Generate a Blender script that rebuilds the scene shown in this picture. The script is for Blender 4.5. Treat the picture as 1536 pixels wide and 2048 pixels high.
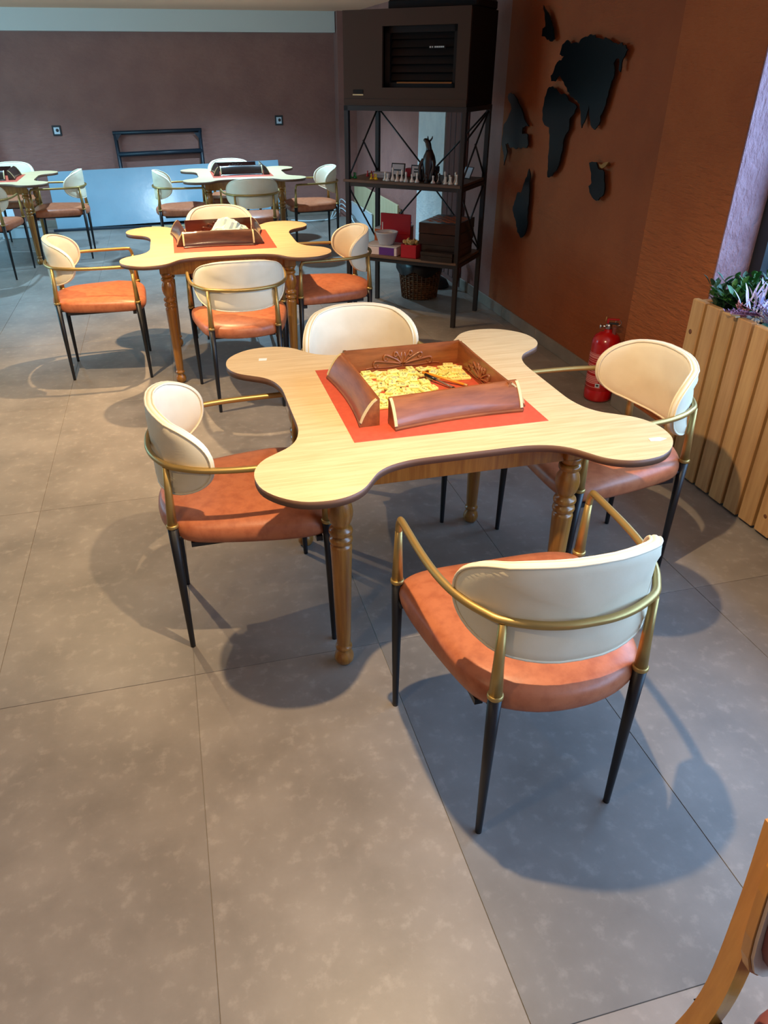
import bpy, bmesh, math, random
from mathutils import Vector, Matrix
for o in list(bpy.data.objects): bpy.data.objects.remove(o)
S = bpy.context.scene
COL = S.collection
PI = math.pi
R = math.radians
rnd = random.Random(7)

# ------------------------------------------------------------------ camera
cam = bpy.data.cameras.new('camera')
cam_o = bpy.data.objects.new('camera', cam); COL.objects.link(cam_o)
F_PX = 1456.15
cam.sensor_fit = 'VERTICAL'; cam.sensor_height = 32.0; cam.sensor_width = 24.0
cam.lens = F_PX / 2048 * 32.0
cam.shift_x = (768 - 734.9) / 2048.0
cam.shift_y = -(1024 - 1022.15) / 2048.0
cam.clip_start = 0.02
PITCH, YAW, ROLL = 0.544489, R(14.1), -0.004806
_fw0 = Vector((0, math.cos(PITCH), -math.sin(PITCH))); _r0 = Vector((1, 0, 0)); _u0 = _r0.cross(_fw0)
_r = math.cos(ROLL) * _r0 + math.sin(ROLL) * _u0
_u = -math.sin(ROLL) * _r0 + math.cos(ROLL) * _u0
_M = Matrix((_r, _u, -_fw0)).transposed()
_M = Matrix.Rotation(-YAW, 3, 'Z') @ _M
cam_o.matrix_world = Matrix.Translation((0, 0, 1.6638)) @ _M.to_4x4()
S.camera = cam_o

# ------------------------------------------------------------------ world, exposure, lights
S.view_settings.view_transform = 'Standard'; S.view_settings.look = 'None'
S.view_settings.gamma = 1.0; S.view_settings.use_curve_mapping = False
S.view_settings.exposure = 0.55
W = bpy.data.worlds.new('world'); S.world = W; W.use_nodes = True
W.node_tree.nodes['Background'].inputs[0].default_value = (0.50, 0.68, 1.0, 1)
W.node_tree.nodes['Background'].inputs[1].default_value = 0.16

def spot(name, loc, target, power, col, size=R(130), blend=0.35, rad=0.03):
    l = bpy.data.lights.new(name, 'SPOT'); l.energy = power; l.color = col
    l.spot_size = size; l.spot_blend = blend; l.shadow_soft_size = rad
    o = bpy.data.objects.new(name, l); COL.objects.link(o); o.location = loc
    o.rotation_euler = (Vector(target) - Vector(loc)).to_track_quat('-Z', 'Y').to_euler()
    return o
def area(name, loc, target, power, col, sx, sy):
    l = bpy.data.lights.new(name, 'AREA'); l.energy = power; l.color = col
    l.shape = 'RECTANGLE'; l.size = sx; l.size_y = sy
    o = bpy.data.objects.new(name, l); COL.objects.link(o); o.location = loc
    o.rotation_euler = (Vector(target) - Vector(loc)).to_track_quat('-Z', 'Y').to_euler()
    return o
WARM = (1.0, 0.73, 0.42); WARM2 = (1.0, 0.68, 0.36); COOLG = (0.42, 0.74, 1.0)
spot('spot_table_near', (0.42, 1.38, 2.20), (0.42, 1.38, 0), 115, WARM, R(150), 0.5, .018)
spot('spot_left', (-0.70, 3.75, 2.20), (-0.70, 3.75, 0), 140, WARM, R(100), 0.7, .018)
spot('spot_table_middle', (0.08, 5.0, 2.20), (0.08, 5.0, 0), 190, WARM2, R(100), 0.8, .02)
spot('panel_glare_spot', (-0.2, 5.0, 2.20), (-0.2, 8.0, 1.4), 50, (.70, .90, 1.0), R(110), 0.5, .22)  # added spot beside the middle lamp, makes the glare on the blue panel
spot('spot_table_rear', (0.75, 8.45, 2.20), (0.75, 8.45, 0), 230, COOLG, R(128), 0.6)
spot('spot_table_left', (-1.6, 8.6, 2.20), (-1.6, 8.6, 0), 150, COOLG, R(128), 0.6)
spot('spot_front', (-0.9, 0.6, 2.20), (-0.9, 0.6, 0), 20, WARM, R(140), 0.6)
area('daylight_window', (2.85, 0.35, 1.55), (0.0, 0.35, 0.9), 165, (0.46, 0.70, 1.0), 4.8, 1.1)
area('cool_fill_left', (-4.3, 7.2, 1.5), (0.0, 7.4, 0.8), 95, (0.30, 0.74, 1.0), 3.6, 1.4)  # added cool fill before the solid left wall, turns the rear floor teal

# ------------------------------------------------------------------ materials
def lin(c):
    return tuple(((x / 255) / 12.92 if x / 255 <= 0.04045 else ((x / 255 + 0.055) / 1.055) ** 2.4) for x in c[:3]) + (1.0,)
MATS = {}
def mat(name, rgb, rough=0.5, metal=0.0, spec=0.5, rgb2=None, scale=20.0, stretch=(1, 1, 1), bump=0.0, bscale=None,
        bstretch=None, coord='Object', detail=4.0, contrast=(0.35, 0.65), coat=0.0, objcol=False, sheen=0.0, bdist=0.002, rgb3=None, scale3=30.0, stretch3=None, amt3=(.55, .75)):
    m = bpy.data.materials.new(name); m.use_nodes = True; nt = m.node_tree; N = nt.nodes; L = nt.links
    b = N['Principled BSDF']
    b.inputs['Base Color'].default_value = lin(rgb); b.inputs['Roughness'].default_value = rough
    b.inputs['Metallic'].default_value = metal; b.inputs['Specular IOR Level'].default_value = spec
    b.inputs['Coat Weight'].default_value = coat; b.inputs['Coat Roughness'].default_value = 0.12
    tc = N.new('ShaderNodeTexCoord')
    src = tc.outputs[coord if coord != 'World' else 'Object']
    if coord == 'World':
        src = N.new('ShaderNodeNewGeometry').outputs['Position']
    def noise(sc, st, det):
        mp = N.new('ShaderNodeMapping'); mp.inputs['Scale'].default_value = st
        L.new(src, mp.inputs[0]); n = N.new('ShaderNodeTexNoise'); n.inputs['Scale'].default_value = sc
        n.inputs['Detail'].default_value = det; n.inputs['Roughness'].default_value = 0.6; L.new(mp.outputs[0], n.inputs['Vector']); return n
    colout = None
    if rgb2 is not None:
        n = noise(scale, stretch, detail)
        cr = N.new('ShaderNodeValToRGB'); cr.color_ramp.elements[0].position = contrast[0]; cr.color_ramp.elements[1].position = contrast[1]
        cr.color_ramp.elements[0].color = lin(rgb); cr.color_ramp.elements[1].color = lin(rgb2)
        L.new(n.outputs[0], cr.inputs[0]); colout = cr.outputs[0]
        L.new(colout, b.inputs['Base Color'])
    if rgb3 is not None:      # a second, finer layer of specks or streaks
        n3 = noise(scale3, stretch3 or stretch, 8.0)
        mr = N.new('ShaderNodeMapRange'); mr.inputs[1].default_value = amt3[0]; mr.inputs[2].default_value = amt3[1]; L.new(n3.outputs[0], mr.inputs[0])
        m3 = N.new('ShaderNodeMix'); m3.data_type = 'RGBA'; L.new(mr.outputs[0], m3.inputs[0]); L.new(colout, m3.inputs[6]); m3.inputs[7].default_value = lin(rgb3)
        colout = m3.outputs[2]; L.new(colout, b.inputs['Base Color'])
    if objcol:
        oi = N.new('ShaderNodeObjectInfo'); mx = N.new('ShaderNodeMix'); mx.data_type = 'RGBA'; mx.blend_type = 'MULTIPLY'
        mx.inputs[0].default_value = 1.0
        if colout: L.new(colout, mx.inputs[6])
        else: mx.inputs[6].default_value = lin(rgb)
        L.new(oi.outputs['Color'], mx.inputs[7]); L.new(mx.outputs[2], b.inputs['Base Color'])
    if bump:
        n2 = noise(bscale or scale, bstretch or stretch, 5.0)
        bp = N.new('ShaderNodeBump'); bp.inputs['Strength'].default_value = bump; bp.inputs['Distance'].default_value = bdist
        L.new(n2.outputs[0], bp.inputs['Height']); L.new(bp.outputs[0], b.inputs['Normal'])
    MATS[name] = m
    return m
# setting
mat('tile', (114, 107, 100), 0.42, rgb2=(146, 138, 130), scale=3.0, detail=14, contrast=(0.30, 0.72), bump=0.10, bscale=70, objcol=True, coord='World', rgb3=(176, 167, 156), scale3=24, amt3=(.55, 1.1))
mat('grout', (150, 140, 128), 0.9)
mat('plaster_coarse_lit', (168, 94, 50), 0.75, spec=0.25, rgb2=(158, 86, 46), scale=3, bump=0.9, bscale=11, bstretch=(1, 1, 4.5), bdist=0.02)  # coarser relief; brighter light on the nearer pillar put into the colour
mat('plaster', (150, 82, 44), 0.75, spec=0.25, rgb2=(140, 75, 40), scale=3, bump=0.55, bscale=9, bstretch=(1, 1, 3.5), bdist=0.012)
mat('plaster_cool_lit', (148, 104, 94), 0.6, spec=0.35, rgb2=(136, 94, 86), scale=3, bump=0.5, bscale=11, bstretch=(1, 1, 2.5), bdist=0.012)  # same paint as the orange plaster, cool rear light put into its colour
mat('mauve_plaster', (168, 132, 140), 0.8, rgb2=(150, 112, 120), scale=8, bump=1.0, bscale=55, bstretch=(1, 1, 0.45), bdist=0.02)
mat('white_plaster', (205, 208, 205), 0.7, rgb2=(190, 196, 196), scale=6, bump=0.7, bscale=16, bstretch=(1, 1, 2.5), bdist=0.015)
mat('white_paint', (205, 205, 200), 0.7)
mat('ceiling_paint', (242, 198, 166), 0.8)
mat('door_wood', (92, 40, 26), 0.5, rgb2=(64, 26, 18), scale=6, stretch=(6, 6, 0.4))
mat('baseboard', (120, 112, 102), 0.45, rgb2=(136, 126, 114), scale=5)
mat('window_frame', (38, 42, 46), 0.4)
# furniture
mat('travertine', (207, 179, 134), 0.42, rgb2=(221, 197, 154), scale=7, stretch=(0.8, 11, 1), detail=10, contrast=(0.36, 0.62), bump=0.03, bscale=60, rgb3=(160, 120, 74), scale3=34, stretch3=(1.6, 6, 1), amt3=(.66, .82))
mat('edge_brown', (104, 74, 56), 0.5)
mat('oak', (168, 114, 46), 0.32, rgb2=(138, 86, 30), scale=14, stretch=(6, 6, 0.35), detail=6, coat=0.25)
mat('play_leather', (198, 86, 62), 0.5, rgb2=(188, 78, 56), scale=60, bump=0.12, bscale=300)
mat('seat_leather', (182, 108, 72), 0.42, rgb2=(156, 84, 54), scale=26, detail=8, contrast=(0.42, 0.75), bump=0.15, bscale=160)
mat('cream_leather', (238, 228, 202), 0.5, rgb2=(228, 216, 188), scale=5, detail=4, bump=0.08, bscale=220)
mat('brass', (178, 150, 92), 0.42, metal=0.75)
mat('black_metal', (20, 20, 24), 0.42)
mat('walnut', (148, 86, 46), 0.42, rgb2=(118, 64, 32), scale=8, stretch=(1, 6, 6), detail=6, coat=0.4)
mat('walnut_dark', (92, 54, 36), 0.28, rgb2=(66, 36, 26), scale=8, stretch=(1, 6, 6), detail=6, coat=0.4)
mat('inlay', (206, 190, 140), 0.45)
mat('tile_cream', (244, 234, 148), 0.4, objcol=True)
mat('ink_black', (40, 40, 44), 0.6); mat('ink_red', (190, 50, 30), 0.6); mat('ink_yellow', (222, 176, 30), 0.6); mat('ink_blue', (70, 100, 140), 0.6)
mat('white_sticker', (240, 238, 232), 0.5)
mat('pencil_orange', (224, 146, 40), 0.4); mat('pen_black', (20, 20, 22), 0.3); mat('pen_clear', (120, 100, 90), 0.15)
mat('napkin', (205, 226, 214), 0.8, rgb2=(180, 212, 200), scale=14)
# rack and rear things
mat('rack_steel', (36, 31, 30), 0.45)
mat('heater_box', (66, 52, 42), 0.6, spec=0.2); mat('heater_dark', (28, 23, 21), 0.6, spec=0.2)
mat('shelf_wood', (112, 84, 64), 0.5, rgb2=(84, 62, 48), scale=7, stretch=(0.6, 6, 6))
mat('silver_print', (190, 205, 205), 0.5); mat('brass_strip', (150, 100, 50), 0.4, metal=0.5)
mat('green_plastic', (30, 130, 50), 0.35); mat('red_plastic', (190, 30, 34), 0.35); mat('yellow_plastic', (240, 196, 20), 0.35)
mat('ivory', (226, 216, 200), 0.4); mat('ebony', (28, 24, 22), 0.35)
mat('statue', (52, 34, 26), 0.35, rgb2=(30, 20, 16), scale=20)
mat('red_card', (172, 18, 30), 0.45); mat('orange_card', (190, 92, 34), 0.5); mat('purple_card', (88, 42, 120), 0.45)
mat('pale_card', (214, 196, 190), 0.5); mat('stoneware', (188, 188, 192), 0.35); mat('chip_gold', (190, 160, 100), 0.45)
mat('dark_wood', (40, 28, 24), 0.3, rgb2=(28, 19, 17), scale=8, stretch=(1, 6, 6), coat=0.3)
mat('wicker', (120, 76, 36), 0.6, rgb2=(84, 50, 24), scale=40); mat('bin_liner', (14, 14, 16), 0.35)
mat('blue_panel', (134, 166, 184), 0.16, rgb2=(126, 158, 176), scale=2, spec=0.8, bump=.2, bscale=7, bdist=.006)
mat('frame_blue', (34, 46, 58), 0.4)
mat('pale_wood', (196, 184, 146), 0.55, rgb2=(178, 166, 128), scale=5, stretch=(8, 8, 0.4))
mat('white_board', (200, 214, 224), 0.35); mat('cable_white', (196, 210, 214), 0.5)
mat('acrylic_black', (6, 6, 7), 0.32, spec=0.25)
mat('acrylic_gold', (170, 120, 60), 0.3, metal=0.6)
mat('fire_red', (176, 14, 16), 0.22, coat=0.5); mat('chrome', (200, 196, 190), 0.2, metal=1.0); mat('print_pink', (216, 130, 126), 0.6)
mat('cedar', (194, 150, 98), 0.5, rgb2=(170, 124, 76), scale=5, stretch=(7, 7, 0.5), detail=6, objcol=True)
mat('knot', (112, 66, 34), 0.6)
mat('soil', (46, 36, 30), 0.9); mat('pebble', (214, 206, 196), 0.5); mat('aqua_pebble', (90, 160, 160), 0.4)
mat('leaf_green', (52, 116, 48), 0.5, rgb2=(30, 84, 36), scale=14); mat('leaf_dark', (34, 72, 48), 0.5)
mat('lilac_leaf', (206, 202, 232), 0.5, rgb2=(178, 180, 226), scale=30); mat('heather', (130, 92, 132), 0.6); mat('dry_pink', (176, 110, 100), 0.6)
mat('pine_pale', (224, 198, 176), 0.6)
mat('honey_wood', (206, 140, 58), 0.35, rgb2=(188, 122, 44), scale=10, stretch=(5, 5, 0.5), coat=0.3)
mat('maroon_leather', (122, 66, 60), 0.45)
mat('glass_dark', (16, 18, 22), 0.1)
# window glass: mostly clear, a little reflection
g = bpy.data.materials.new('window_glass'); g.use_nodes = True; nt = g.node_tree; nt.nodes.clear()
out = nt.nodes.new('ShaderNodeOutputMaterial'); mx = nt.nodes.new('ShaderNodeMixShader'); tr = nt.nodes.new('ShaderNodeBsdfTransparent'); gl = nt.nodes.new('ShaderNodeBsdfGlossy')
tr.inputs[0].default_value = (0.85, 0.93, 1, 1); gl.inputs['Roughness'].default_value = 0.05; mx.inputs[0].default_value = 0.1
nt.links.new(tr.outputs[0], mx.inputs[1]); nt.links.new(gl.outputs[0], mx.inputs[2]); nt.links.new(mx.outputs[0], out.inputs[0]); MATS['window_glass'] = g

# ------------------------------------------------------------------ mesh helpers
class MB:
    def __init__(s): s.v = []; s.f = []; s.mi = []; s.sm = []
    def add(s, vs, fs, mi=0, smooth=False, M=None):
        o = len(s.v)
        for p in vs: s.v.append(tuple(M @ Vector(p)) if M is not None else tuple(p))
        for f in fs: s.f.append(tuple(i + o for i in f)); s.mi.append(mi); s.sm.append(smooth)
        return s
    def box(s, a, b, mi=0, bev=0.0, M=None):
        x0, y0, z0 = [min(a[i], b[i]) for i in range(3)]; x1, y1, z1 = [max(a[i], b[i]) for i in range(3)]
        if bev <= 0:
            vs = [(x0, y0, z0), (x1, y0, z0), (x1, y1, z0), (x0, y1, z0), (x0, y0, z1), (x1, y0, z1), (x1, y1, z1), (x0, y1, z1)]
            return s.add(vs, [(0, 3, 2, 1), (4, 5, 6, 7), (0, 1, 5, 4), (1, 2, 6, 5), (2, 3, 7, 6), (3, 0, 4, 7)], mi, False, M)
        e = min(bev, (x1 - x0) * .49, (y1 - y0) * .49, (z1 - z0) * .49)
        bm = bmesh.new(); bmesh.ops.create_cube(bm, size=1.0)
        for v in bm.verts: v.co = Vector(((x0 + x1) / 2 + v.co.x * (x1 - x0), (y0 + y1) / 2 + v.co.y * (y1 - y0), (z0 + z1) / 2 + v.co.z * (z1 - z0)))
        bmesh.ops.bevel(bm, geom=list(bm.edges), offset=e, segments=1, affect='EDGES')
        bm.verts.index_update(); vs = [v.co.copy() for v in bm.verts]; fs = [[v.index for v in f.verts] for f in bm.faces]; bm.free()
        return s.add(vs, fs, mi, False, M)
    def tube(s, pts, rad, n=10, mi=0, cap=True, closed=False, M=None, flat=1.0):
        pts = [Vector(p) for p in pts]; k = len(pts)
        rs = rad if isinstance(rad, (list, tuple)) else [rad] * k
        vs = []; fs = []; prev = None
        for i, p in enumerate(pts):
            if closed: t = pts[(i + 1) % k] - pts[i - 1]
            else: t = pts[min(i + 1, k - 1)] - pts[max(i - 1, 0)]
            if t.length < 1e-9: t = Vector((0, 0, 1))
            t.normalize()
            if prev is None:
                a = Vector((0, 0, 1)) if abs(t.z) < .9 else Vector((1, 0, 0))
                nrm = (a - t * a.dot(t)).normalized()
            else:
                nrm = prev - t * prev.dot(t)
                nrm = nrm.normalized() if nrm.length > 1e-6 else t.orthogonal().normalized()
            prev = nrm; bn = t.cross(nrm)
            for j in range(n):
                an = 2 * PI * j / n; vs.append(p + rs[i] * (math.cos(an) * nrm * flat + math.sin(an) * bn))
        m = k if closed else k - 1
        for i in range(m):
            a = i * n; b = ((i + 1) % k) * n
            for j in range(n): fs.append((a + j, a + (j + 1) % n, b + (j + 1) % n, b + j))
        s.add(vs, fs, mi, True, M)
        if cap and not closed: s.add(vs, [tuple(range(n - 1, -1, -1)), tuple(range((k - 1) * n, k * n))], mi, False, M)
        return s
    def lathe(s, prof, n=20, mi=0, M=None, smooth=True, c=(0, 0)):
        vs = []; fs = []
        for r, z in prof:
            for j in range(n): a = 2 * PI * j / n; vs.append((c[0] + r * math.cos(a), c[1] + r * math.sin(a), z))
        for i in range(len(prof) - 1):
            for j in range(n): fs.append((i * n + j, i * n + (j + 1) % n, (i + 1) * n + (j + 1) % n, (i + 1) * n + j))
        s.add(vs, fs, mi, smooth, M)
        ends = []
        if prof[0][0] > 1e-5: ends.append(tuple(range(n - 1, -1, -1)))
        if prof[-1][0] > 1e-5: ends.append(tuple(range((len(prof) - 1) * n, len(prof) * n)))
        if ends: s.add(vs, ends, mi, False, M)
        return s
    def prism(s, poly, z0, z1, mi=0, mi_side=None, bev=0.0, M=None):
        n = len(poly); mi_side = mi if mi_side is None else mi_side
        vs = [(x, y, z0) for x, y in poly] + [(x, y, z1) for x, y in poly]
        s.add(vs, [tuple(range(n, 2 * n))], mi, False, M); s.add(vs, [tuple(range(n - 1, -1, -1))], mi_side, False, M)
        s.add(vs, [(i, (i + 1) % n, n + (i + 1) % n, n + i) for i in range(n)], mi_side, n > 30, M)
        return s
    def mesh(s, name, mats):
        me = bpy.data.meshes.new(name); me.from_pydata(s.v, [], s.f)
        for m in (mats if isinstance(mats, (list, tuple)) else [mats]): me.materials.append(MATS[m])
        me.polygons.foreach_set('material_index', s.mi); me.polygons.foreach_set('use_smooth', s.sm); me.update()
        bm = bmesh.new(); bm.from_mesh(me); bmesh.ops.remove_doubles(bm, verts=bm.verts, dist=1e-6); bmesh.ops.recalc_face_normals(bm, faces=bm.faces); bm.to_mesh(me); bm.free()
        return me
    def obj(s, name, mats, parent=None, **kw): return put(s.mesh(name, mats), name, parent, **kw)
def put(me, name, parent=None, loc=None, rot=None, label=None, cat=None, group=None, kind=None, color=None):
    o = bpy.data.objects.new(name, me); COL.objects.link(o)
    if parent is not None: o.parent = parent
    if loc is not None: o.location = loc
    if rot is not None: o.rotation_euler = rot
    if color is not None: o.color = color
    if label: o['label'] = label
    if cat: o['category'] = cat
    if group: o['group'] = group
    if kind: o['kind'] = kind
    return o
def thing(name, label, cat, loc=(0, 0, 0), rz=0, group=None, kind=None):
    return put(None, name, None, loc, (0, 0, rz), label, cat, group, kind)
def kids(o): return [c for c in bpy.data.objects if c.parent == o]
def copy_tree(o, parent=None):
    c = o.copy(); COL.objects.link(c)
    if parent is not None: c.parent = parent
    for k in CH.get(o.name, kids(o)): copy_tree(k, c)
    return c
CH = {}
def dup(root, loc, rz, label, group=None):
    c = copy_tree(root); c.location = loc; c.rotation_euler = (0, 0, rz); c['label'] = label
    if group: c['group'] = group
    return c
def catmull(pts, sub=6, closed=True):
    pts = [Vector(p) for p in pts]; n = len(pts); out = []
    rng = range(n) if closed else range(n - 1)
    for i in rng:
        if closed: a, b, c, d = pts[i - 1], pts[i], pts[(i + 1) % n], pts[(i + 2) % n]
        else: a, b, c, d = pts[max(i - 1, 0)], pts[i], pts[i + 1], pts[min(i + 2, n - 1)]
        for k in range(sub):
            t = k / sub
            out.append(0.5 * ((2 * b) + (c - a) * t + (2 * a - 5 * b + 4 * c - d) * t * t + (3 * b - a - 3 * c + d) * t ** 3))
    if not closed: out.append(pts[-1])
    return out
def structure(mb, name, mats, parent=None, **kw):
    return mb.obj(name, mats, parent, kind='structure' if parent is None else None, **kw)
def text_mesh(txt, size, mname, ext=0.0):
    cu = bpy.data.curves.new('t', 'FONT'); cu.body = txt; cu.size = size; cu.align_x = 'CENTER'; cu.align_y = 'CENTER'; cu.extrude = ext; cu.resolution_u = 2
    ob = bpy.data.objects.new('t', cu); COL.objects.link(ob)
    me = bpy.data.meshes.new_from_object(ob.evaluated_get(bpy.context.evaluated_depsgraph_get()))
    bpy.data.objects.remove(ob); bpy.data.curves.remove(cu)
    me.materials.clear(); me.materials.append(MATS[mname]); return me

# ------------------------------------------------------------------ setting
XL, XR, YF, YB, ZC = -4.4, 2.42, -2.4, 10.30, 2.26
fl = structure(MB().box((XL, YF, -0.12), (2.62, YB, -0.003)), 'floor', 'grout')
PX, PY, X0, Y0 = 0.6125, 1.2135, 0.4943, 1.8175
cache = {}
def tile_mesh(w, d):
    k = (round(w, 3), round(d, 3))
    if k not in cache: cache[k] = MB().box((-w / 2, -d / 2, -0.0029), (w / 2, d / 2, 0.0), 0, 0.0007).mesh('floor_tile', 'tile')
    return cache[k]
for i in range(-9, 5):
    for j in range(-5, 8):
        xa, xb, ya, yb = X0 + i * PX, X0 + (i + 1) * PX, Y0 + j * PY, Y0 + (j + 1) * PY
        xa, xb, ya, yb = max(xa, XL) + .0008, min(xb, 2.60) - .0008, max(ya, YF) + .0008, min(yb, YB) - .0008
        if xb - xa < .02 or yb - ya < .02: continue
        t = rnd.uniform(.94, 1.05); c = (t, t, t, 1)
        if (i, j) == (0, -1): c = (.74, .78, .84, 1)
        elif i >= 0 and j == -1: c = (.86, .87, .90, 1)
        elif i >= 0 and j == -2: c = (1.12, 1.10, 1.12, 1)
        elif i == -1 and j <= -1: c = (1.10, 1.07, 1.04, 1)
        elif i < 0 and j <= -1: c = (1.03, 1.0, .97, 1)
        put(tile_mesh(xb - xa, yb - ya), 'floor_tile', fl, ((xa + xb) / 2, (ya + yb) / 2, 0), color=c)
structure(MB().box((XL, YF, ZC), (2.62, YB, ZC + .1)), 'ceiling', 'ceiling_paint')
structure(MB().box((XL, YB, 0), (2.62, YB + .12, ZC)), 'wall_back', 'plaster_cool_lit')
structure(MB().box((XL - .1, YF, 0), (XL, YB, ZC)), 'wall_left', 'plaster_cool_lit')
structure(MB().box((XL, 10.16, 2.05), (2.18, YB, ZC)), 'trim_1', 'white_paint')
structure(MB().box((2.19, 10.08, 0), (XR, YB, ZC)), 'trim_2', 'plaster_cool_lit')
structure(MB().box((XR, 3.45, 0), (XR + .2, 5.55, ZC)), 'wall_right', 'plaster')
structure(MB().box((XR, 5.55, 0), (XR + .2, YB, ZC)), 'wall_right_rear', 'plaster_cool_lit')  # right wall goes on; rack shade and cool light are in its colour
structure(MB().box((XR - .035, 6.69, 0), (XR, 7.43, ZC)), 'trim_3', 'white_plaster')
dr = structure(MB().box((XR - .012, 6.20, 0), (XR, 6.69, 2.0)), 'door_1', 'door_wood')
for k in range(4): MB().box((XR - .03, 6.215 + k * .118, .05), (XR - .012, 6.215 + k * .118 + .10, 1.95), 0, .006).obj('panel', 'door_wood', dr)
structure(MB().box((2.33, 2.868, 0), (2.62, 3.45, ZC)), 'trim_4', 'plaster_coarse_lit')
structure(MB().box((2.332, 2.860, 0), (2.504, 2.868, ZC)), 'trim_5', 'mauve_plaster')
# window niche
structure(MB().box((2.50, YF, 0), (2.62, 2.86, .80)).box((2.50, YF, 2.12), (2.62, 2.86, ZC)), 'wall_window', 'plaster')
wn = structure(MB().box((2.505, YF, .80), (2.575, 2.86, .88)).box((2.505, YF, 2.06), (2.575, 2.86, 2.12)).box((2.505, 2.79, .88), (2.575, 2.86, 2.06)), 'window_1', 'window_frame')
for k in range(4):
    y1 = 2.79 - k * 1.25; y0 = y1 - 1.25
    MB().box((2.512, y0, .88), (2.570, y0 + .05, 2.06)).obj('mullion', 'window_frame', wn)
    MB().box((2.535, y0 + .05, .88), (2.541, y1, 2.06)).obj('pane', 'window_glass', wn)
# baseboards, as separate tile pieces
def baseboard(name, p0, p1, nrm, ln=.6):
    p0 = Vector(p0); p1 = Vector(p1); d = (p1 - p0); tot = d.length; d.normalize(); n = Vector(nrm)
    root = put(None, name, None, (p0.x, p0.y, 0)); root['kind'] = 'structure'
    a = 0.0
    while a < tot - .01:
        b = min(a + ln, tot); q0 = d * (a + .0015); q1 = d * (b - .0015) + n * .012
        MB().box((q0.x, q0.y, .001), (q1.x, q1.y, .085), 0, .002).obj('baseboard_tile', 'baseboard', root); a = b
    return root
baseboard('baseboard_right', (XR, 3.452), (XR, 6.19), (-1, 0))
baseboard('baseboard_pillar', (2.33, 2.862), (2.33, 3.45), (-1, 0))
baseboard('baseboard_return', (2.318, 3.45), (2.405, 3.45), (0, 1))
baseboard('baseboard_back', (XL + .01, YB), (2.18, YB), (0, -1), 1.2)

# ------------------------------------------------------------------ chair
rail_half = [(.272, .17), (.268, .06), (.262, -.03), (.25, -.10), (.232, -.155), (.207, -.20), (.178, -.237), (.115, -.27), (.055, -.286), (0, -.289)]
def arc_table(off):
    pts = [Vector((x, y)) for x, y in rail_half]; pts = pts + [Vector((-p.x, p.y)) for p in reversed(pts[:-1])]
    cm = [Vector(p) for p in catmull([(p.x, p.y, 0) for p in pts], 8, False)]
    res = []
    for i, p in enumerate(cm):
        t = (cm[min(i + 1, len(cm) - 1)] - cm[max(i - 1, 0)]).normalized(); n = Vector((t.y, -t.x, 0))
        if n.dot(Vector((0, 0.02, 0)) - p) < 0: n = -n
        res.append((p + n * off, n))
    return res
tab = arc_table(.024)
cum = [0.0]
for i in range(1, len(tab)): cum.append(cum[-1] + (tab[i][0] - tab[i - 1][0]).length)
mid = cum[-1] / 2
def at(s):
    s = s + mid
    for i in range(1, len(cum)):
        if cum[i] >= s or i == len(cum) - 1:
            t = (s - cum[i - 1]) / (cum[i] - cum[i - 1]); return tab[i - 1][0].lerp(tab[i][0], t), tab[i - 1][1].lerp(tab[i][1], t).normalized()
SW, SH, ZM = .308, .130, .692
def sup(c, e): return math.copysign(abs(c) ** e, c)
def brim(a, r, d):
    ca, sa = math.cos(a), math.sin(a)
    s = SW * r * sup(ca, 2 / 2.5); z = SH * r * sup(sa, 2 / 2.35)
    z += .006 * (1 - (s / SW) ** 2)
    p, n = at(s); q = p + n * (d - .010 * (s / SW) ** 4); return (q.x, q.y, ZM + z)
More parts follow.
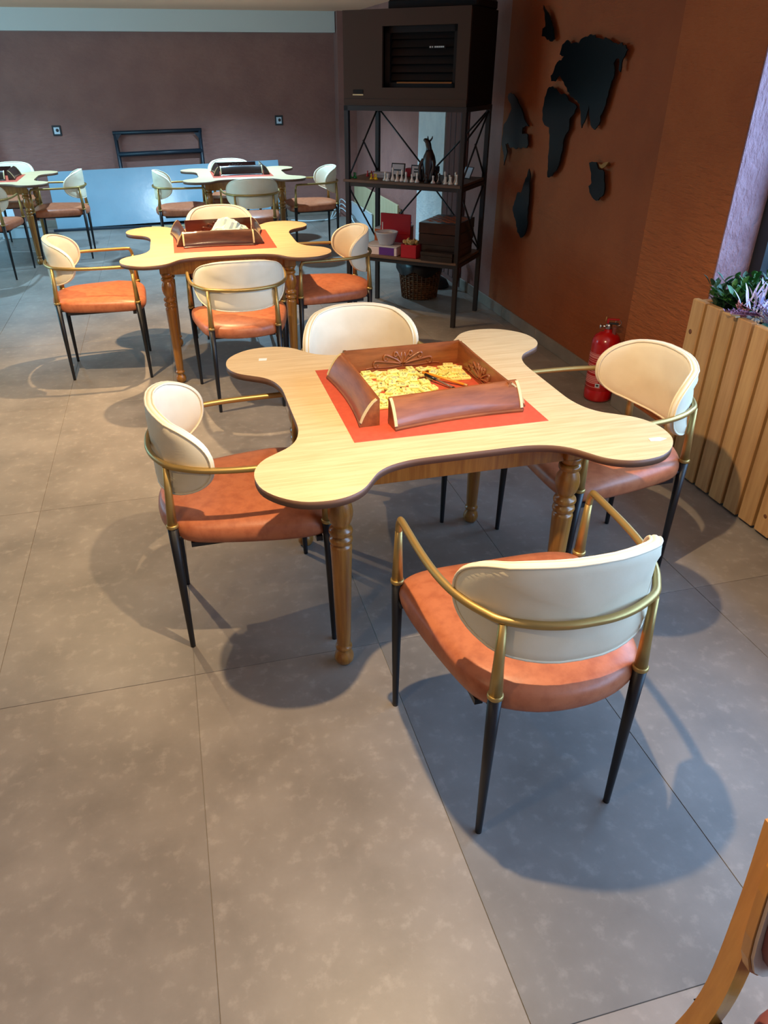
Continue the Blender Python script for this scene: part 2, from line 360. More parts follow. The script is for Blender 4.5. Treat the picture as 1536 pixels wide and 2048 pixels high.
def make_chair():
    root = thing('armchair', 'x', 'chair')
    # seat cushion
    half = [(0, .262), (.12, .262), (.20, .255), (.252, .232), (.272, .19), (.274, .12), (.262, .02), (.243, -.08), (.222, -.165), (.198, -.215), (.155, -.25), (.085, -.28), (0, -.29)]
    outl = half + [(-x, y) for x, y in reversed(half[1:-1])]
    loop = [(p.x, p.y) for p in catmull([(x, y, 0) for x, y in outl], 3)]
    n = len(loop); rings = [(.92, .424), (.97, .427), (.995, .438), (1.0, .456), (.99, .474), (.955, .487), (.84, .497), (.55, .504), (.28, .507)]
    mb = MB(); vs = []; fs = []
    for sc, z in rings:
        for x, y in loop:
            dip = -.012 * max(0, (y - .12) / .14) if z > .45 else 0   # waterfall front edge
            vs.append((x * sc, -.01 + (y + .01) * sc, z + dip))
    for i in range(len(rings) - 1):
        for j in range(n): fs.append((i * n + j, i * n + (j + 1) % n, (i + 1) * n + (j + 1) % n, (i + 1) * n + j))
    fs.append(tuple(range(n - 1, -1, -1))); vs.append((0, -.01, .508)); c = len(vs) - 1; b = (len(rings) - 1) * n
    for j in range(n): fs.append((b + j, b + (j + 1) % n, c))
    mb.add(vs, fs, 0, True); mb.obj('seat', 'seat_leather', root)
    fb = MB()
    fb.box((-.165, -.205, .410), (.165, -.185, .426)).box((-.272, .178, .410), (.272, .198, .426)).box((-.205, .178, .410), (-.185, -.20, .426)).box((.205, .178, .410), (.185, -.20, .426))
    fb.tube([(-.18, -.195, .436), (-.18, -.25, .436)], .008, 6).tube([(.18, -.195, .436), (.18, -.25, .436)], .008, 6)
    fb.obj('seat_frame', 'black_metal', root)
    # backrest
    n = 72; mb = MB(); vs = []; fs = []
    front = [(0.0, .0175), (.3, .0175), (.6, .0172), (.82, .016), (.93, .013), (.985, .0075), (1.0, .002)]
    back = [(1.0, -.002), (.985, -.0075), (.93, -.0125), (.8, -.0145), (.5, -.015), (.0, -.015)]
    rr = front[1:] + back[:-1]
    for r, d in rr:
        for j in range(n): vs.append(brim(2 * PI * j / n, r, d))
    for i in range(len(rr) - 1):
        for j in range(n): fs.append((i * n + j, i * n + (j + 1) % n, (i + 1) * n + (j + 1) % n, (i + 1) * n + j))
    vs.append(brim(0, 0, .0175)); c0 = len(vs) - 1; vs.append(brim(0, 0, -.015)); c1 = len(vs) - 1; b = (len(rr) - 1) * n
    for j in range(n): fs.append((j, (j + 1) % n, c0)); fs.append((b + (j + 1) % n, b + j, c1))
    mb.add(vs, fs, 0, True); bk = mb.obj('backrest', 'cream_leather', root)
    MB().tube([brim(2 * PI * j / 60, .972, .0115) for j in range(60)], .0038, 6, closed=True).obj('piping', 'cream_leather', bk)
    MB().tube([brim(2 * PI * j / 60, .975, -.0105) for j in range(60)], .0034, 6, closed=True).obj('piping', 'cream_leather', bk)
    # brass rail
    hp = [(.2715, .209, .645), (.2715, .206, .664), (.271, .198, .678), (.2705, .184, .6845)] + [(x, y, .685) for x, y in rail_half[1:]]
    full = hp + [(-x, y, z) for x, y, z in reversed(hp[:-1])]
    MB().tube(catmull(full, 5, False), .0096, 12).obj('arm_rail', 'brass', root)
    for sx in (-1, 1):
        for fx, fy, cx, cy, tx, ty, tz in ((.266, .224, .271, .214, .2715, .209, .650), (.181, -.246, .180, -.248, .178, -.240, .680)):
            MB().tube([(sx * fx, fy, .0), (sx * fx, fy, .012), (sx * (fx * .5 + cx * .5), (fy + cy) / 2, .24), (sx * cx, cy, .478)], [.0085, .0088, .0125, .0165], 14).obj('leg', 'black_metal', root)
            up = MB().tube([(sx * cx, cy, .482), (sx * (cx * .6 + tx * .4), cy * .6 + ty * .4, .56), (sx * tx, ty, tz)], [.0158, .0128, .0092], 14).obj('upright', 'brass', root)
            MB().tube([(sx * cx, cy, .474), (sx * cx, cy, .477), (sx * cx, cy, .484), (sx * cx, cy, .487)], [.0165, .0188, .0188, .0162], 16).obj('collar', 'brass', up)
    return root

# ------------------------------------------------------------------ game table
ZT = .76
def make_table():
    root = thing('game_table', 'x', 'table')
    q = [(.437, -.0), (.437, .07), (.437, .13), (.441, .18), (.456, .235), (.483, .277), (.52, .306), (.556, .333), (.581, .365), (.596, .405), (.598, .45), (.586, .502), (.551, .551)]
    quad = q + [(y, x) for x, y in reversed(q[:-1])]
    pts = []
    for k in range(4):
        for x, y in quad[:-1]:
            for _ in range(k): x, y = -y, x
            pts.append((x, y, 0))
    loop = [(p.x, p.y) for p in catmull(pts, 3)]
    MB().prism(loop, ZT - .022, ZT, 0, 1).obj('tabletop', ['travertine', 'edge_brown'], root)
    MB().box((-.300, -.300, ZT - .004), (.300, .300, ZT + .0012), 0, .0008).obj('play_mat', 'play_leather', root)
    LG = .359
    for k in range(4):
        M = Matrix.Rotation(k * PI / 2, 4, 'Z')
        MB().box((-LG + .03, -LG - .012, .655), (LG - .03, -LG + .012, ZT - .022), 0, .002, M).obj('apron', 'oak', root)
    prof = [(0.016, 0), (.022, .003), (.029, .014), (.031, .028), (.027, .044), (.0175, .056), (.0180, .058), (.0255, .063), (.0265, .069), (.0250, .075), (.0200, .078), (.0215, .084), (.0230, .12), (.0260, .24), (.0290, .37), (.0315, .448),
            (.0320, .458), (.030, .464), (.0235, .468), (.0240, .470), (.0325, .475), (.0345, .483), (.0325, .491), (.0225, .496), (.0230, .498), (.0330, .504), (.0350, .512), (.0330, .520), (.0225, .527), (.0240, .532), (.0310, .546), (.0355, .564), (.0365, .580), (.0335, .600), (.0255, .616), (.0250, .618), (.0325, .623), (.0340, .630), (.0325, .637), (.0250, .641)]
    prof = [(r_ * 1.03, z_) for r_, z_ in prof]
    for sx in (-1, 1):
        for sy in (-1, 1):
            mb = MB().lathe(prof, 20, 0, None, True, (sx * LG, sy * LG))
            # fluted flare up to the square block
            mb.lathe([(.026, .641), (.030, .648), (.037, .668)], 20, 0, None, True, (sx * LG, sy * LG))
            mb.box((sx * LG - .035, sy * LG - .035, .666), (sx * LG + .035, sy * LG + .035, ZT - .022), 0, .003)
            mb.obj('leg', 'oak', root)
    return root

TABLES = {'near': (.720, 2.118, 0.0), 'mid': (.292, 4.826, R(-.6)), 'rear': (.754, 8.267, R(-.3)), 'left': (-1.695, 8.52, 0)}
table0 = make_table()
CH[table0.name] = kids(table0)
tl = {'near': 'lobed travertine-look game table in front with loose yellow tiles on it',
      'mid': 'lobed game table in the middle with a crumpled napkin between its racks',
      'rear': 'lobed game table farthest back, by the blue panel, with dark racks',
      'left': 'lobed game table cut off by the left picture edge'}
for k, (x, y, a) in TABLES.items():
    if k == 'near': table0.location = (x, y, 0); table0.rotation_euler = (0, 0, a); table0['label'] = tl[k]; table0['group'] = 'lobed game tables'
    else: dup(table0, (x, y, 0), a, tl[k], 'lobed game tables')

chair0 = make_chair()
CH[chair0.name] = kids(chair0)
for c in CH[chair0.name]: CH[c.name] = kids(c)
H = PI / 2
CHAIRS = [((.736, 1.309), -.0005, 'cream and tan armchair nearest the camera, its back turned to us'),
          ((.127, 2.143), R(-89.5), 'cream and tan armchair on the left side of the front table'),
          ((1.393, 2.124), R(91), 'cream and tan armchair between the front table and the slatted planter'),
          ((.69, 2.72), PI, 'armchair on the far side of the front table, only its cream back showing'),
          ((.314, 4.176), -.011, 'armchair in front of the middle table, back turned to the camera'),
          ((-.481, 4.863), -1.55, 'armchair left of the middle table, seat lit bright orange'),
          ((.91, 4.716), 1.601, 'armchair right of the middle table, in front of the metal rack'),
          ((.335, 5.56), PI, 'armchair behind the middle table, its back showing above the wooden racks'),
          ((.767, 7.535), 0, 'armchair in front of the farthest table, back turned to the camera'),
          ((.15, 8.172), -H, 'armchair left of the farthest table, in front of the blue panel glare'),
          ((1.438, 8.13), 1.628, 'armchair right of the farthest table, beside the metal rack'),
          ((.70, 8.87), PI, 'armchair behind the farthest table, only the top of its back showing'),
          ((-1.087, 8.483), 1.559, 'armchair right of the cut-off left table, in front of the blue panel'),
          ((-1.648, 7.792), -.033, 'armchair in front of the left table, cut by the picture edge'),
          ((-1.62, 9.20), PI, 'armchair behind the left table, against the brown rear wall')]
for i, ((x, y), a, lb) in enumerate(CHAIRS):
    if i == 0: chair0.location = (x, y, 0); chair0.rotation_euler = (0, 0, a); chair0['label'] = lb; chair0['group'] = 'armchairs around the game tables'
    else: dup(chair0, (x, y, 0), a, lb, 'armchairs around the game tables')

# ------------------------------------------------------------------ tile racks
def make_rack(name, body, ln=.42):
    root = thing(name, 'x', 'tile rack'); h = .085; nseg = 14; hl = ln / 2
    # section in (depth y, z); inner face at y=0, curved outer face bowed inwards along the length
    sec = [(0.0, 0.0), (.062, 0.0), (.0635, .006), (.0585, .0095), (.0585, .014), (.052, .030), (.0432, .046), (.032, .063), (.0205, .076), (.009, .084), (0.0, .0845)]
    vs = []; fs = []; n = len(sec)
    for i in range(nseg + 1):
        x = -hl + ln * i / nseg; k = 1 - .24 * (1 - (x / hl) ** 2)
        for y, z in sec: vs.append((x, y * k, z))
    mb = MB()
    for i in range(nseg):
        for j in range(n): fs.append((i * n + j, i * n + (j + 1) % n, (i + 1) * n + (j + 1) % n, (i + 1) * n + j))
    fs.append(tuple(range(n))); fs.append(tuple(range((nseg + 1) * n - 1, nseg * n - 1, -1)))
    mb.add(vs, fs, 0, True); bo = mb.obj('body', body, root); bo.data.set_sharp_from_angle(angle=R(35))
    for sx in (-1, 1):
        t = MB(); pts = [(y * (1.0) + .0015, z + .0008) for y, z in sec[4:10]]
        tv = []; tf = []
        for x in (sx * (hl + .001), sx * (hl - .008)):
            for y, z in pts: tv.append((x, y, z))
        m = len(pts)
        for j in range(m - 1): tf.append((j, j + 1, m + j + 1, m + j))
        for x in (sx * (hl + .001), sx * (hl - .008)):
            for y, z in pts: tv.append((x, y - .004, z - .003))
        for j in range(m - 1): tf.append((2 * m + j, 2 * m + j + 1, 3 * m + j + 1, 3 * m + j)); tf.append((j, j + 1, 2 * m + j + 1, 2 * m + j)); tf.append((m + j, m + j + 1, 3 * m + j + 1, 3 * m + j))
        t.add(tv, tf); t.obj('end_inlay', 'inlay', root)
    cv = MB()
    for sx in (-1, 1):
        for ex, ez, cr in ((.098, .038, .013), (.062, .058, .012), (.026, .066, .010)):
            p = [(sx * .004, -.001, .022)]
            for t in (.35, .7, 1.0): p.append((sx * (ex * t), -.001, .022 + (ez - .022) * t ** .8))
            for a in (60, 130, 200, 270): p.append((sx * (ex + cr * .8 * math.sin(R(a)) * (1 - a / 600)), -.001, ez - cr + cr * math.cos(R(a)) * (1 - a / 700)))
            cv.tube(catmull(p, 3, False), .0040, 6)
        cv.tube(catmull([(sx * .002, -.001, .018), (sx * .05, -.001, .013), (sx * .11, -.001, .016), (sx * .135, -.001, .013)], 4, False), .0022, 6)
        cv.tube([(sx * .006, -.001, .024), (sx * .008, -.001, .045), (sx * .006, -.001, .064)], [.002, .0035, .002], 6)
    cv.obj('carving', body, root)
    CH[root.name] = kids(root)
    return root
def on_table(key, lx, ly):
    x, y, a = TABLES[key]; return (x + math.cos(a) * lx - math.sin(a) * ly, y + math.sin(a) * lx + math.cos(a) * ly)
rk_w = make_rack('tile_rack', 'walnut'); rk_d = make_rack('tile_rack', 'walnut_dark')
used = set()
def place_rack(proto, key, lx, ly, ang, label):
    x, y = on_table(key, lx, ly); z = ZT + .0014
    if proto.name not in used: used.add(proto.name); o = proto; o.location = (x, y, z); o.rotation_euler = (0, 0, ang); o['label'] = label
    else: o = dup(proto, (x, y, z), ang, label)
    o['group'] = 'wooden tile racks'
# local +y is the outer, player side
place_rack(rk_w, 'near', .036, -.180, PI + R(5), 'brown wooden tile rack at the front edge of the front table')
place_rack(rk_w, 'near', -.208, .005, H + R(2), 'brown wooden tile rack on the left side of the front table')
place_rack(rk_w, 'near', .0, .232, R(1), 'carved wooden tile rack at the back of the front table')
place_rack(rk_w, 'near', .208, .022, -H + R(1), 'carved wooden tile rack on the right side of the front table')
place_rack(rk_d, 'mid', -.030, -.135, PI - R(2), 'wooden tile rack at the front edge of the middle table')
place_rack(rk_d, 'mid', -.236, .080, H + R(4), 'wooden tile rack on the left side of the middle table')
place_rack(rk_d, 'mid', -.005, .262, R(2), 'wooden tile rack at the back of the middle table')
place_rack(rk_d, 'mid', .194, .055, -H - R(5), 'wooden tile rack on the right side of the middle table, beside the napkin')
rk_b = make_rack('tile_rack', 'dark_wood')
place_rack(rk_b, 'rear', -.005, -.10, PI, 'black wooden tile rack at the front edge of the farthest table')
place_rack(rk_b, 'rear', -.225, .06, H, 'black wooden tile rack at the left of the farthest table')
place_rack(rk_b, 'rear', -.03, .245, 0, 'black wooden tile rack at the back of the farthest table')
place_rack(rk_b, 'rear', .215, .05, -H, 'black wooden tile rack at the right of the farthest table')
place_rack(rk_b, 'left', -.03, -.13, PI, 'black wooden tile rack at the front of the cut-off left table')
place_rack(rk_b, 'left', .205, .06, -H, 'black wooden tile rack at the right of the cut-off left table')
place_rack(rk_b, 'left', -.03, .25, 0, 'black wooden tile rack at the back of the cut-off left table')

# ------------------------------------------------------------------ loose numbered tiles
tile_me = MB().box((-.0125, -.0175, 0), (.0125, .0175, .0078), 0, .0015).mesh('game_tile', 'tile_cream')
nums = {}
for k in range(1, 14):
    for c in ('ink_black', 'ink_red', 'ink_yellow', 'ink_blue'):
        me = text_mesh(str(k), .018, c)
        me.transform(Matrix.Translation((0, .005, .0081)))
        bm = bmesh.new(); bm.from_mesh(me)   # the small ring printed under the number
        g_ = bmesh.ops.create_circle(bm, cap_ends=True, radius=.0024, segments=8, matrix=Matrix.Translation((0, -.0085, .0081)))
        bm.to_mesh(me); bm.free(); nums[(k, c)] = me
region = [(-.178, .215), (.20, .215), (.195, .085), (.06, .03), (.075, -.005), (.0, -.06), (-.175, -.11), (-.18, .06)]
def inside(x, y):
    c = False; n = len(region)
    for i in range(n):
        (x1, y1), (x2, y2) = region[i], region[(i + 1) % n]
        if (y1 > y) != (y2 > y) and x < (x2 - x1) * (y - y1) / (y2 - y1) + x1: c = not c
    return c
placed = []; r2 = random.Random(11)
def put_tile(lx, ly, z, a, tilt=(0, 0)):
    x, y = on_table('near', lx, ly)
    t = put(tile_me, 'game_tile', None, (x, y, z), (tilt[0], tilt[1], a), 'small cream numbered game tile in the heap on the front table', 'game tile', 'numbered tiles heaped on the front table', color=(tn := r2.uniform(.82, 1.0), tn * r2.uniform(.95, 1.0), tn * r2.uniform(.75, 1.0), 1))
    put(nums[(r2.randint(1, 13), r2.choice(('ink_black', 'ink_red', 'ink_yellow', 'ink_blue')))], 'number', t)
def ok(lx, ly, l, dmin):
    return all((px - lx) ** 2 + (py - ly) ** 2 > dmin ** 2 for px, py, pl in placed if pl == l)
base = ZT + .0016
for row in range(11):                    # shuffled rows lying side by side
    ly = .200 - row * .0285; lx = -.180 + r2.uniform(0, .012)
    while lx < .20:
        px_, py_ = lx + .018, ly + r2.uniform(-.003, .003)
        if inside(px_, py_) and not (px_ > .05 and py_ < .115 - (px_ - .05) * .35) and r2.random() > .05:
            placed.append((px_, py_, 0)); put_tile(px_, py_, base + r2.uniform(0, .0004), H + r2.choice((0, PI)) + r2.uniform(-.07, .07))
        lx += .0368
cnt = 0; tries = 0
while tries < 6000 and cnt < 44:
    tries += 1; lx, ly = r2.uniform(-.16, .18), r2.uniform(-.06, .2)
    if lx > .04 and ly < .13: continue
    if inside(lx, ly) and ok(lx, ly, 1, .034):
        placed.append((lx, ly, 1)); cnt += 1; put_tile(lx, ly, base + .0084, r2.uniform(0, 2 * PI), (r2.uniform(-.04, .04), r2.uniform(-.04, .04)))
x, y = on_table('near', 0, 0)
def stick(name, p0, p1, r, mats, label, cat, segs):
    p0 = Vector((x + p0[0], y + p0[1], p0[2])); p1 = Vector((x + p1[0], y + p1[1], p1[2])); d = p1 - p0
    root = thing(name, label, cat, p0)
    for (a, b, ra, rb, m, nm) in segs: MB().tube([d * a, d * b], [ra, rb], 8).obj(nm, m, root)
    return root
stick('pencil', (.040, .130, base + .022), (.160, .014, base + .006), .004, None, 'orange pencil lying across the game tiles', 'pencil', [(0, .93, .0045, .0045, 'pencil_orange', 'shaft'), (.93, 1, .0045, .0035, 'chip_gold', 'ferrule')])
stick('ballpoint_pen', (.044, .112, base + .020), (.112, -.006, base + .0055), .004, None, 'clear ballpoint pen with black cap beside the orange pencil', 'pen', [(0, .36, .0052, .0052, 'pen_black', 'cap'), (.36, .9, .0038, .0038, 'pen_clear', 'barrel'), (.9, 1, .0048, .0042, 'pen_black', 'end_plug')])
MB().prism([(-.016, -.012), (.012, -.014), (.017, .008), (-.012, .013)], 0, .0006).obj('sticker', 'white_sticker', None, loc=(*on_table('near', -.464, .464), ZT + .0002), label='small white sticker scrap on the far left lobe of the front table', cat='sticker')
MB().prism([(-.026, -.008), (.0, -.014), (.028, -.004), (.012, .009), (-.022, .010)], 0, .0006).obj('sticker', 'white_sticker', None, loc=(*on_table('near', .541, -.495), ZT + .0002), label='torn white sticker scrap on the right front lobe of the front table', cat='sticker')
# crumpled napkin on the middle table
r3 = random.Random(5); mb = MB(); nu, nv = 14, 10; vs = []
for i in range(nu + 1):
    for j in range(nv + 1):
        u, v = i / nu, j / nv
        hgt = .015 + .115 * math.exp(-((u - .42) / .40) ** 2 - ((v - .5) / .42) ** 2) + .018 * math.sin(9 * u + 5 * v) * math.sin(7 * v) + r3.uniform(-.006, .006)
        vs.append(((u - .5) * .25 + r3.uniform(-.004, .004), (v - .5) * .15 + r3.uniform(-.004, .004), max(.002, hgt)))
mb.add(vs, [(i * (nv + 1) + j, (i + 1) * (nv + 1) + j, (i + 1) * (nv + 1) + j + 1, i * (nv + 1) + j + 1) for i in range(nu) for j in range(nv)], 0, False)
nk = mb.obj('napkin', 'napkin', None, loc=(*on_table('mid', .062, .03), ZT + .002), label='crumpled pale green napkin between the racks of the middle table', cat='napkin')
sm = nk.modifiers.new('thickness', 'SOLIDIFY'); sm.thickness = .002

# ------------------------------------------------------------------ steel rack with boxed heater
RO = Vector((1.288, 5.663, 0)); RA = math.atan2(-.6517, .7584); RW, RD = .8715, .50
def rk(x, y, z): return (RO.x + math.cos(RA) * x - math.sin(RA) * y, RO.y + math.sin(RA) * x + math.cos(RA) * y, z)
rack = thing('metal_rack', 'tall dark steel rack with two wooden shelves against the orange wall', 'rack', RO, RA)
Z1, Z2, Z3 = .472, .985, 1.455
for px_, py_ in ((0, 0), (RW, 0), (0, RD), (RW, RD)): MB().box((px_ - .016, py_ - .016, 0), (px_ + .016, py_ + .016, Z3), 0, .002).obj('post', 'rack_steel', rack)
for zt in (Z1, Z2):
    b = MB().box((-.03, -.022, zt - .018), (RW + .005, RD + .01, zt), 0, .002).obj('shelf', 'shelf_wood', rack)
    MB().box((0, -.010, zt - .045), (RW, .012, zt - .0185)).box((0, RD - .012, zt - .045), (RW, RD + .012, zt - .0185)).box((-.012, 0, zt - .045), (.012, RD, zt - .0185)).box((RW - .012, 0, zt - .045), (RW + .012, RD, zt - .0185)).obj('shelf_frame', 'rack_steel', b)
MB().box((-.016, -.016, Z3 - .03), (RW + .016, .016, Z3)).box((-.016, RD - .016, Z3 - .03), (RW + .016, RD + .016, Z3)).box((-.016, 0, Z3 - .03), (.016, RD, Z3)).box((RW - .016, 0, Z3 - .03), (RW + .016, RD, Z3)).obj('top_frame', 'rack_steel', rack)
def brace(a, b): MB().tube([a, b], .0065, 6).obj('brace', 'rack_steel', rack)
for sx in (0, RW):
    brace((sx, RD, Z3 - .03), (sx, 0, Z2)); brace((sx, RD / 2, (Z3 + Z2) / 2), (sx, RD, Z2))
    brace((sx, 0, Z2 - .045), (sx, RD, Z1)); brace((sx, RD / 2, (Z1 + Z2) / 2), (sx, RD, Z2 - .045))
brace((RW, RD, Z3 - .04), (RW, 0, Z3 - .22))
brace((0, RD, Z3 - .03), (RW / 2, RD, Z2)); brace((RW, RD, Z3 - .03), (RW / 2, RD, Z2))
brace((RW / 2, RD, Z2 - .045), (0, RD, Z1)); brace((RW / 2, RD, Z2 - .045), (RW, RD, Z1))
# heater: enclosure with a framed opening and louvres
ht = thing('boxed_heater', 'dark brown boxed heater with louvred grille on top of the metal rack', 'heater', (RO.x, RO.y, Z3 + .001), RA)
hx0, hx1, hz1 = -.014, RW + .012, .545
ox0, ox1, oz0, oz1 = RW - .594, RW - .073, .107, .452
MB().box((hx0, -.012, 0), (hx1, RD + .012, .018)).box((hx0, -.012, hz1 - .018), (hx1, RD + .012, hz1)).box((hx0, 0.008, .018), (hx0 + .018, RD + .012, hz1 - .018)).box((hx1 - .018, .008, .018), (hx1, RD + .012, hz1 - .018)).box((hx0, RD - .006, .018), (hx1, RD + .012, hz1 - .018)).obj('casing', 'heater_dark', ht)
fp = MB().box((hx0, -.014, .0), (ox0, .006, hz1)).box((ox1, -.014, 0), (hx1, .006, hz1)).box((ox0, -.014, 0), (ox1, .006, oz0)).box((ox0, -.014, oz1), (ox1, .006, hz1)).obj('front_panel', 'heater_box', ht)
MB().box((hx0 + .001, -.0185, .012), (hx1 - .001, -.014, .040)).obj('bottom_ledge', 'heater_box', fp)
gr = MB().box((ox0, .03, oz0), (ox0 + .036, .06, oz1)).box((ox1 - .036, .03, oz0), (ox1, .06, oz1)).box((ox0, .03, oz0), (ox1, .06, oz0 + .03)).box((ox0, .03, oz1 - .036), (ox1, .06, oz1)).box((ox0, .10, oz0), (ox1, .11, oz1)).obj('grille_frame', 'heater_dark', ht)
for k in range(6):
    z = oz0 + .038 + k * .047
    M = Matrix.Translation(((ox0 + ox1) / 2, .055, z + .022)) @ Matrix.Rotation(R(-28), 4, 'X')
    MB().box((-(ox1 - ox0) / 2 + .04, -.003, -.022), ((ox1 - ox0) / 2 - .04, .003, .022), 0, 0, M).obj('louvre', 'heater_dark', ht)
MB().box((ox0 + .09, .026, oz0 + .024), (ox1 - .04, .031, oz0 + .033)).obj('brass_strip', 'brass_strip', ht)
lx = RW - .272; 
for a, b in ((0, .010), (.016, .008), (.034, .012), (.048, .012), (.062, .012), (.076, .012), (.090, .010)):
    MB().box((lx + a, .018, .330), (lx + a + b, .0185, .338)).obj('lettering', 'silver_print', ht)
MB().box((lx - .004, .0186, .326), (lx + .108, .030, .342)).obj('nameplate', 'heater_dark', ht)
MB().box((RW - .813, -.0175, .072), (RW - .737, -.014, .094), 0, .001).box((RW - .815, -.018, .060), (RW - .735, -.014, .068), 1).obj('type_plate', ['heater_dark', 'inlay'], ht)
MB().box((RW * .30, .10, hz1), (RW + .01, RD, hz1 + .055), 0, .01).obj('flue_box', 'heater_dark', ht)

# upper shelf: games
def pawn(r, h): return [(r, 0), (r, .12 * h), (r * .75, .2 * h), (r * .42, .38 * h), (r * .34, .66 * h), (r * .5, .70 * h), (r * .30, .74 * h), (r * .52, .86 * h), (r * .36, .97 * h), (.0002, h)]
def shelf_thing(mb, name, m, x, y, z, label, cat, group=None, rz=0): return mb.obj(name, m, None, loc=rk(x, y, z), rot=(0, 0, RA + rz), label=label, cat=cat, group=group)
pw = MB().lathe(pawn(.012, .038), 12)
for m, xs, y0, nm in (('green_plastic', (-.008, .012, .032), .06, 'green'), ('red_plastic', (.06, .085, .11), .20, 'red'), ('yellow_plastic', (.165, .185, .205), .05, 'yellow')):
    me = MB().lathe(pawn(.012, .038), 12).mesh('pawn', m)
    for k, xx in enumerate(xs): put(me, 'ludo_pawn', None, rk(xx, y0 + (k % 2) * .015, Z2 + .0005), None, 'small %s plastic pawn at the left end of the upper shelf' % nm, 'pawn', '%s pawns on the upper shelf' % nm)
piece_h = {'pawn': .050, 'knight': .058, 'bishop': .066, 'queen': .078, 'king': .090}
pm = {(k, m): MB().lathe(pawn(.016, h), 12).mesh('chess', m) for k, h in piece_h.items() for m in ('ivory', 'ebony')}
W_P = [('knight', .285, .03), ('pawn', .312, .015), ('king', .345, .03), ('bishop', .375, .05), ('pawn', .385, .015), ('queen', .418, .025), ('knight', .44, .05), ('bishop', .455, .015), ('pawn', .50, .02), ('pawn', .485, .05), ('pawn', .525, .045), ('bishop', .54, .015)]
for k, xx, yy in W_P: put(pm[(k, 'ivory')], 'chess_piece', None, rk(xx, yy, Z2 + .0005), None, {'king': 'tallest white chess piece in the group left of the dark statue', 'queen': 'second tallest white chess piece in the group left of the dark statue'}.get(k, 'small white chess piece in the group left of the dark statue'), 'chess piece', 'white chess pieces left of the statue')
for k, xx, yy in [('pawn', .655, .03), ('bishop', .690, .05), ('queen', .735, .05), ('pawn', .752, .02), ('knight', .77, .05), ('pawn', .79, .02), ('queen', .815, .045), ('bishop', .835, .02), ('pawn', .845, .055)]:
    put(pm[(k, 'ivory')], 'chess_piece', None, rk(xx, yy, Z2 + .0005), None, ('tall' if k == 'queen' else 'small') + ' white chess piece at the right end of the upper shelf', 'chess piece', 'white chess pieces right of the statue')
for k, xx, yy in [('knight', .605, .03), ('bishop', .705, .02), ('pawn', .72, .085), ('knight', .745, .10), ('bishop', .80, .09)]:
    put(pm[(k, 'ebony')], 'chess_piece', None, rk(xx, yy, Z2 + .0005), None, 'black chess piece near the dark statue on the upper shelf', 'chess piece', 'black chess pieces on the upper shelf')
# statue, a crouching dragon-like carving
st = thing('statue', 'dark carved figure standing among the chess pieces', 'statue', rk(.575, .14, Z2 + .0005), RA)
MB().lathe([(.060, 0), (.062, .01), (.052, .03), (.046, .08), (.050, .12), (.040, .16), (.028, .185), (.022, .20), (.0002, .205)], 14).obj('body', 'statue', st)
MB().tube(catmull([(0, 0, .18), (-.005, 0, .215), (-.012, -.005, .245), (-.028, -.01, .258), (-.036, -.012, .252)], 4, False), [.024, .023, .022, .021, .020, .020, .020, .020, .019, .018, .017, .016, .015, .014, .013, .011, .009], 10).obj('head', 'statue', st)
for sx in (-1, 1):
    MB().tube([(sx * .008 - .005, 0, .255), (sx * .016, .004, .272), (sx * .018, .006, .285)], [.007, .005, .002], 6).obj('ear', 'statue', st)
    MB().tube(catmull([(sx * .035, -.02, .14), (sx * .052, -.035, .10), (sx * .045, -.055, .05), (sx * .04, -.06, .005)], 3, False), .013, 8).obj('arm', 'statue', st)
    MB().tube(catmull([(sx * .05, .0, .06), (sx * .075, -.02, .04), (sx * .072, -.04, .005)], 3, False), .016, 8).obj('haunch', 'statue', st)
# small cards and boxes behind the pieces
def card(x, y, w, h, m, label, frame=None, bars=0, tilt=-.18):
    root = thing('sign_card', label, 'sign', rk(x, y, Z2 + .003), RA)
    M = Matrix.Rotation(tilt, 4, 'X')
    MB().box((-w / 2, -.004, 0), (w / 2, .004, h), 0, .001, M).obj('board', frame or m, root)
    if frame: MB().box((-w / 2 + .008, -.0052, .008), (w / 2 - .008, -.004, h - .008), 0, 0, M).obj('face', m, root)
    for k in range(bars): MB().box((-w * .3, -.0062, h * (.40 + .22 * k)), (w * .3, -.0053, h * (.40 + .22 * k) + h * .10), 0, 0, M).obj('lettering', 'ink_black', root)
card(.262, .30, .11, .085, 'pale_card', 'small framed sign card at the left of the upper shelf', 'statue', 1)
card(.455, .24, .125, .085, 'pale_card', 'white card with dark lettering bar behind the white chess pieces', 'ink_black', 2)
for (xx, w, h, m, lb) in ((.36, .07, .055, 'red_card', 'small red box behind the white chess pieces'), (.545, .05, .075, 'ink_black', 'small dark box between the white card and the statue'), (.492, .04, .06, 'orange_card', 'small brown box beside the statue'), (.20, .13, .035, 'stoneware', 'flat grey-blue box behind the yellow pawns')):
    mb = MB().box((-w / 2, -.03, 0), (w / 2, .03, h * .72), 0, .002); rt = thing('game_box', lb, 'box', rk(xx, .33 if m != 'stoneware' else .18, Z2 + .0005), RA)
    mb.obj('base', m, rt); MB().box((-w / 2 - .002, -.032, h * .5), (w / 2 + .002, .032, h), 0, .002).obj('lid', m, rt)
tb = thing('tablet_stand', 'small tablet on a dark easel at the right of the upper shelf', 'tablet', rk(RW - .095, .36, Z2 + .0005), RA - .5)
MB().box((-.045, -.003, 0), (.045, .003, .085), 0, .002, Matrix.Rotation(-.45, 4, 'X')).obj('screen_back', 'ink_black', tb)
MB().box((-.040, -.0042, .006), (.040, -.0031, .079), 0, 0, Matrix.Rotation(-.45, 4, 'X')).obj('screen', 'white_board', tb)
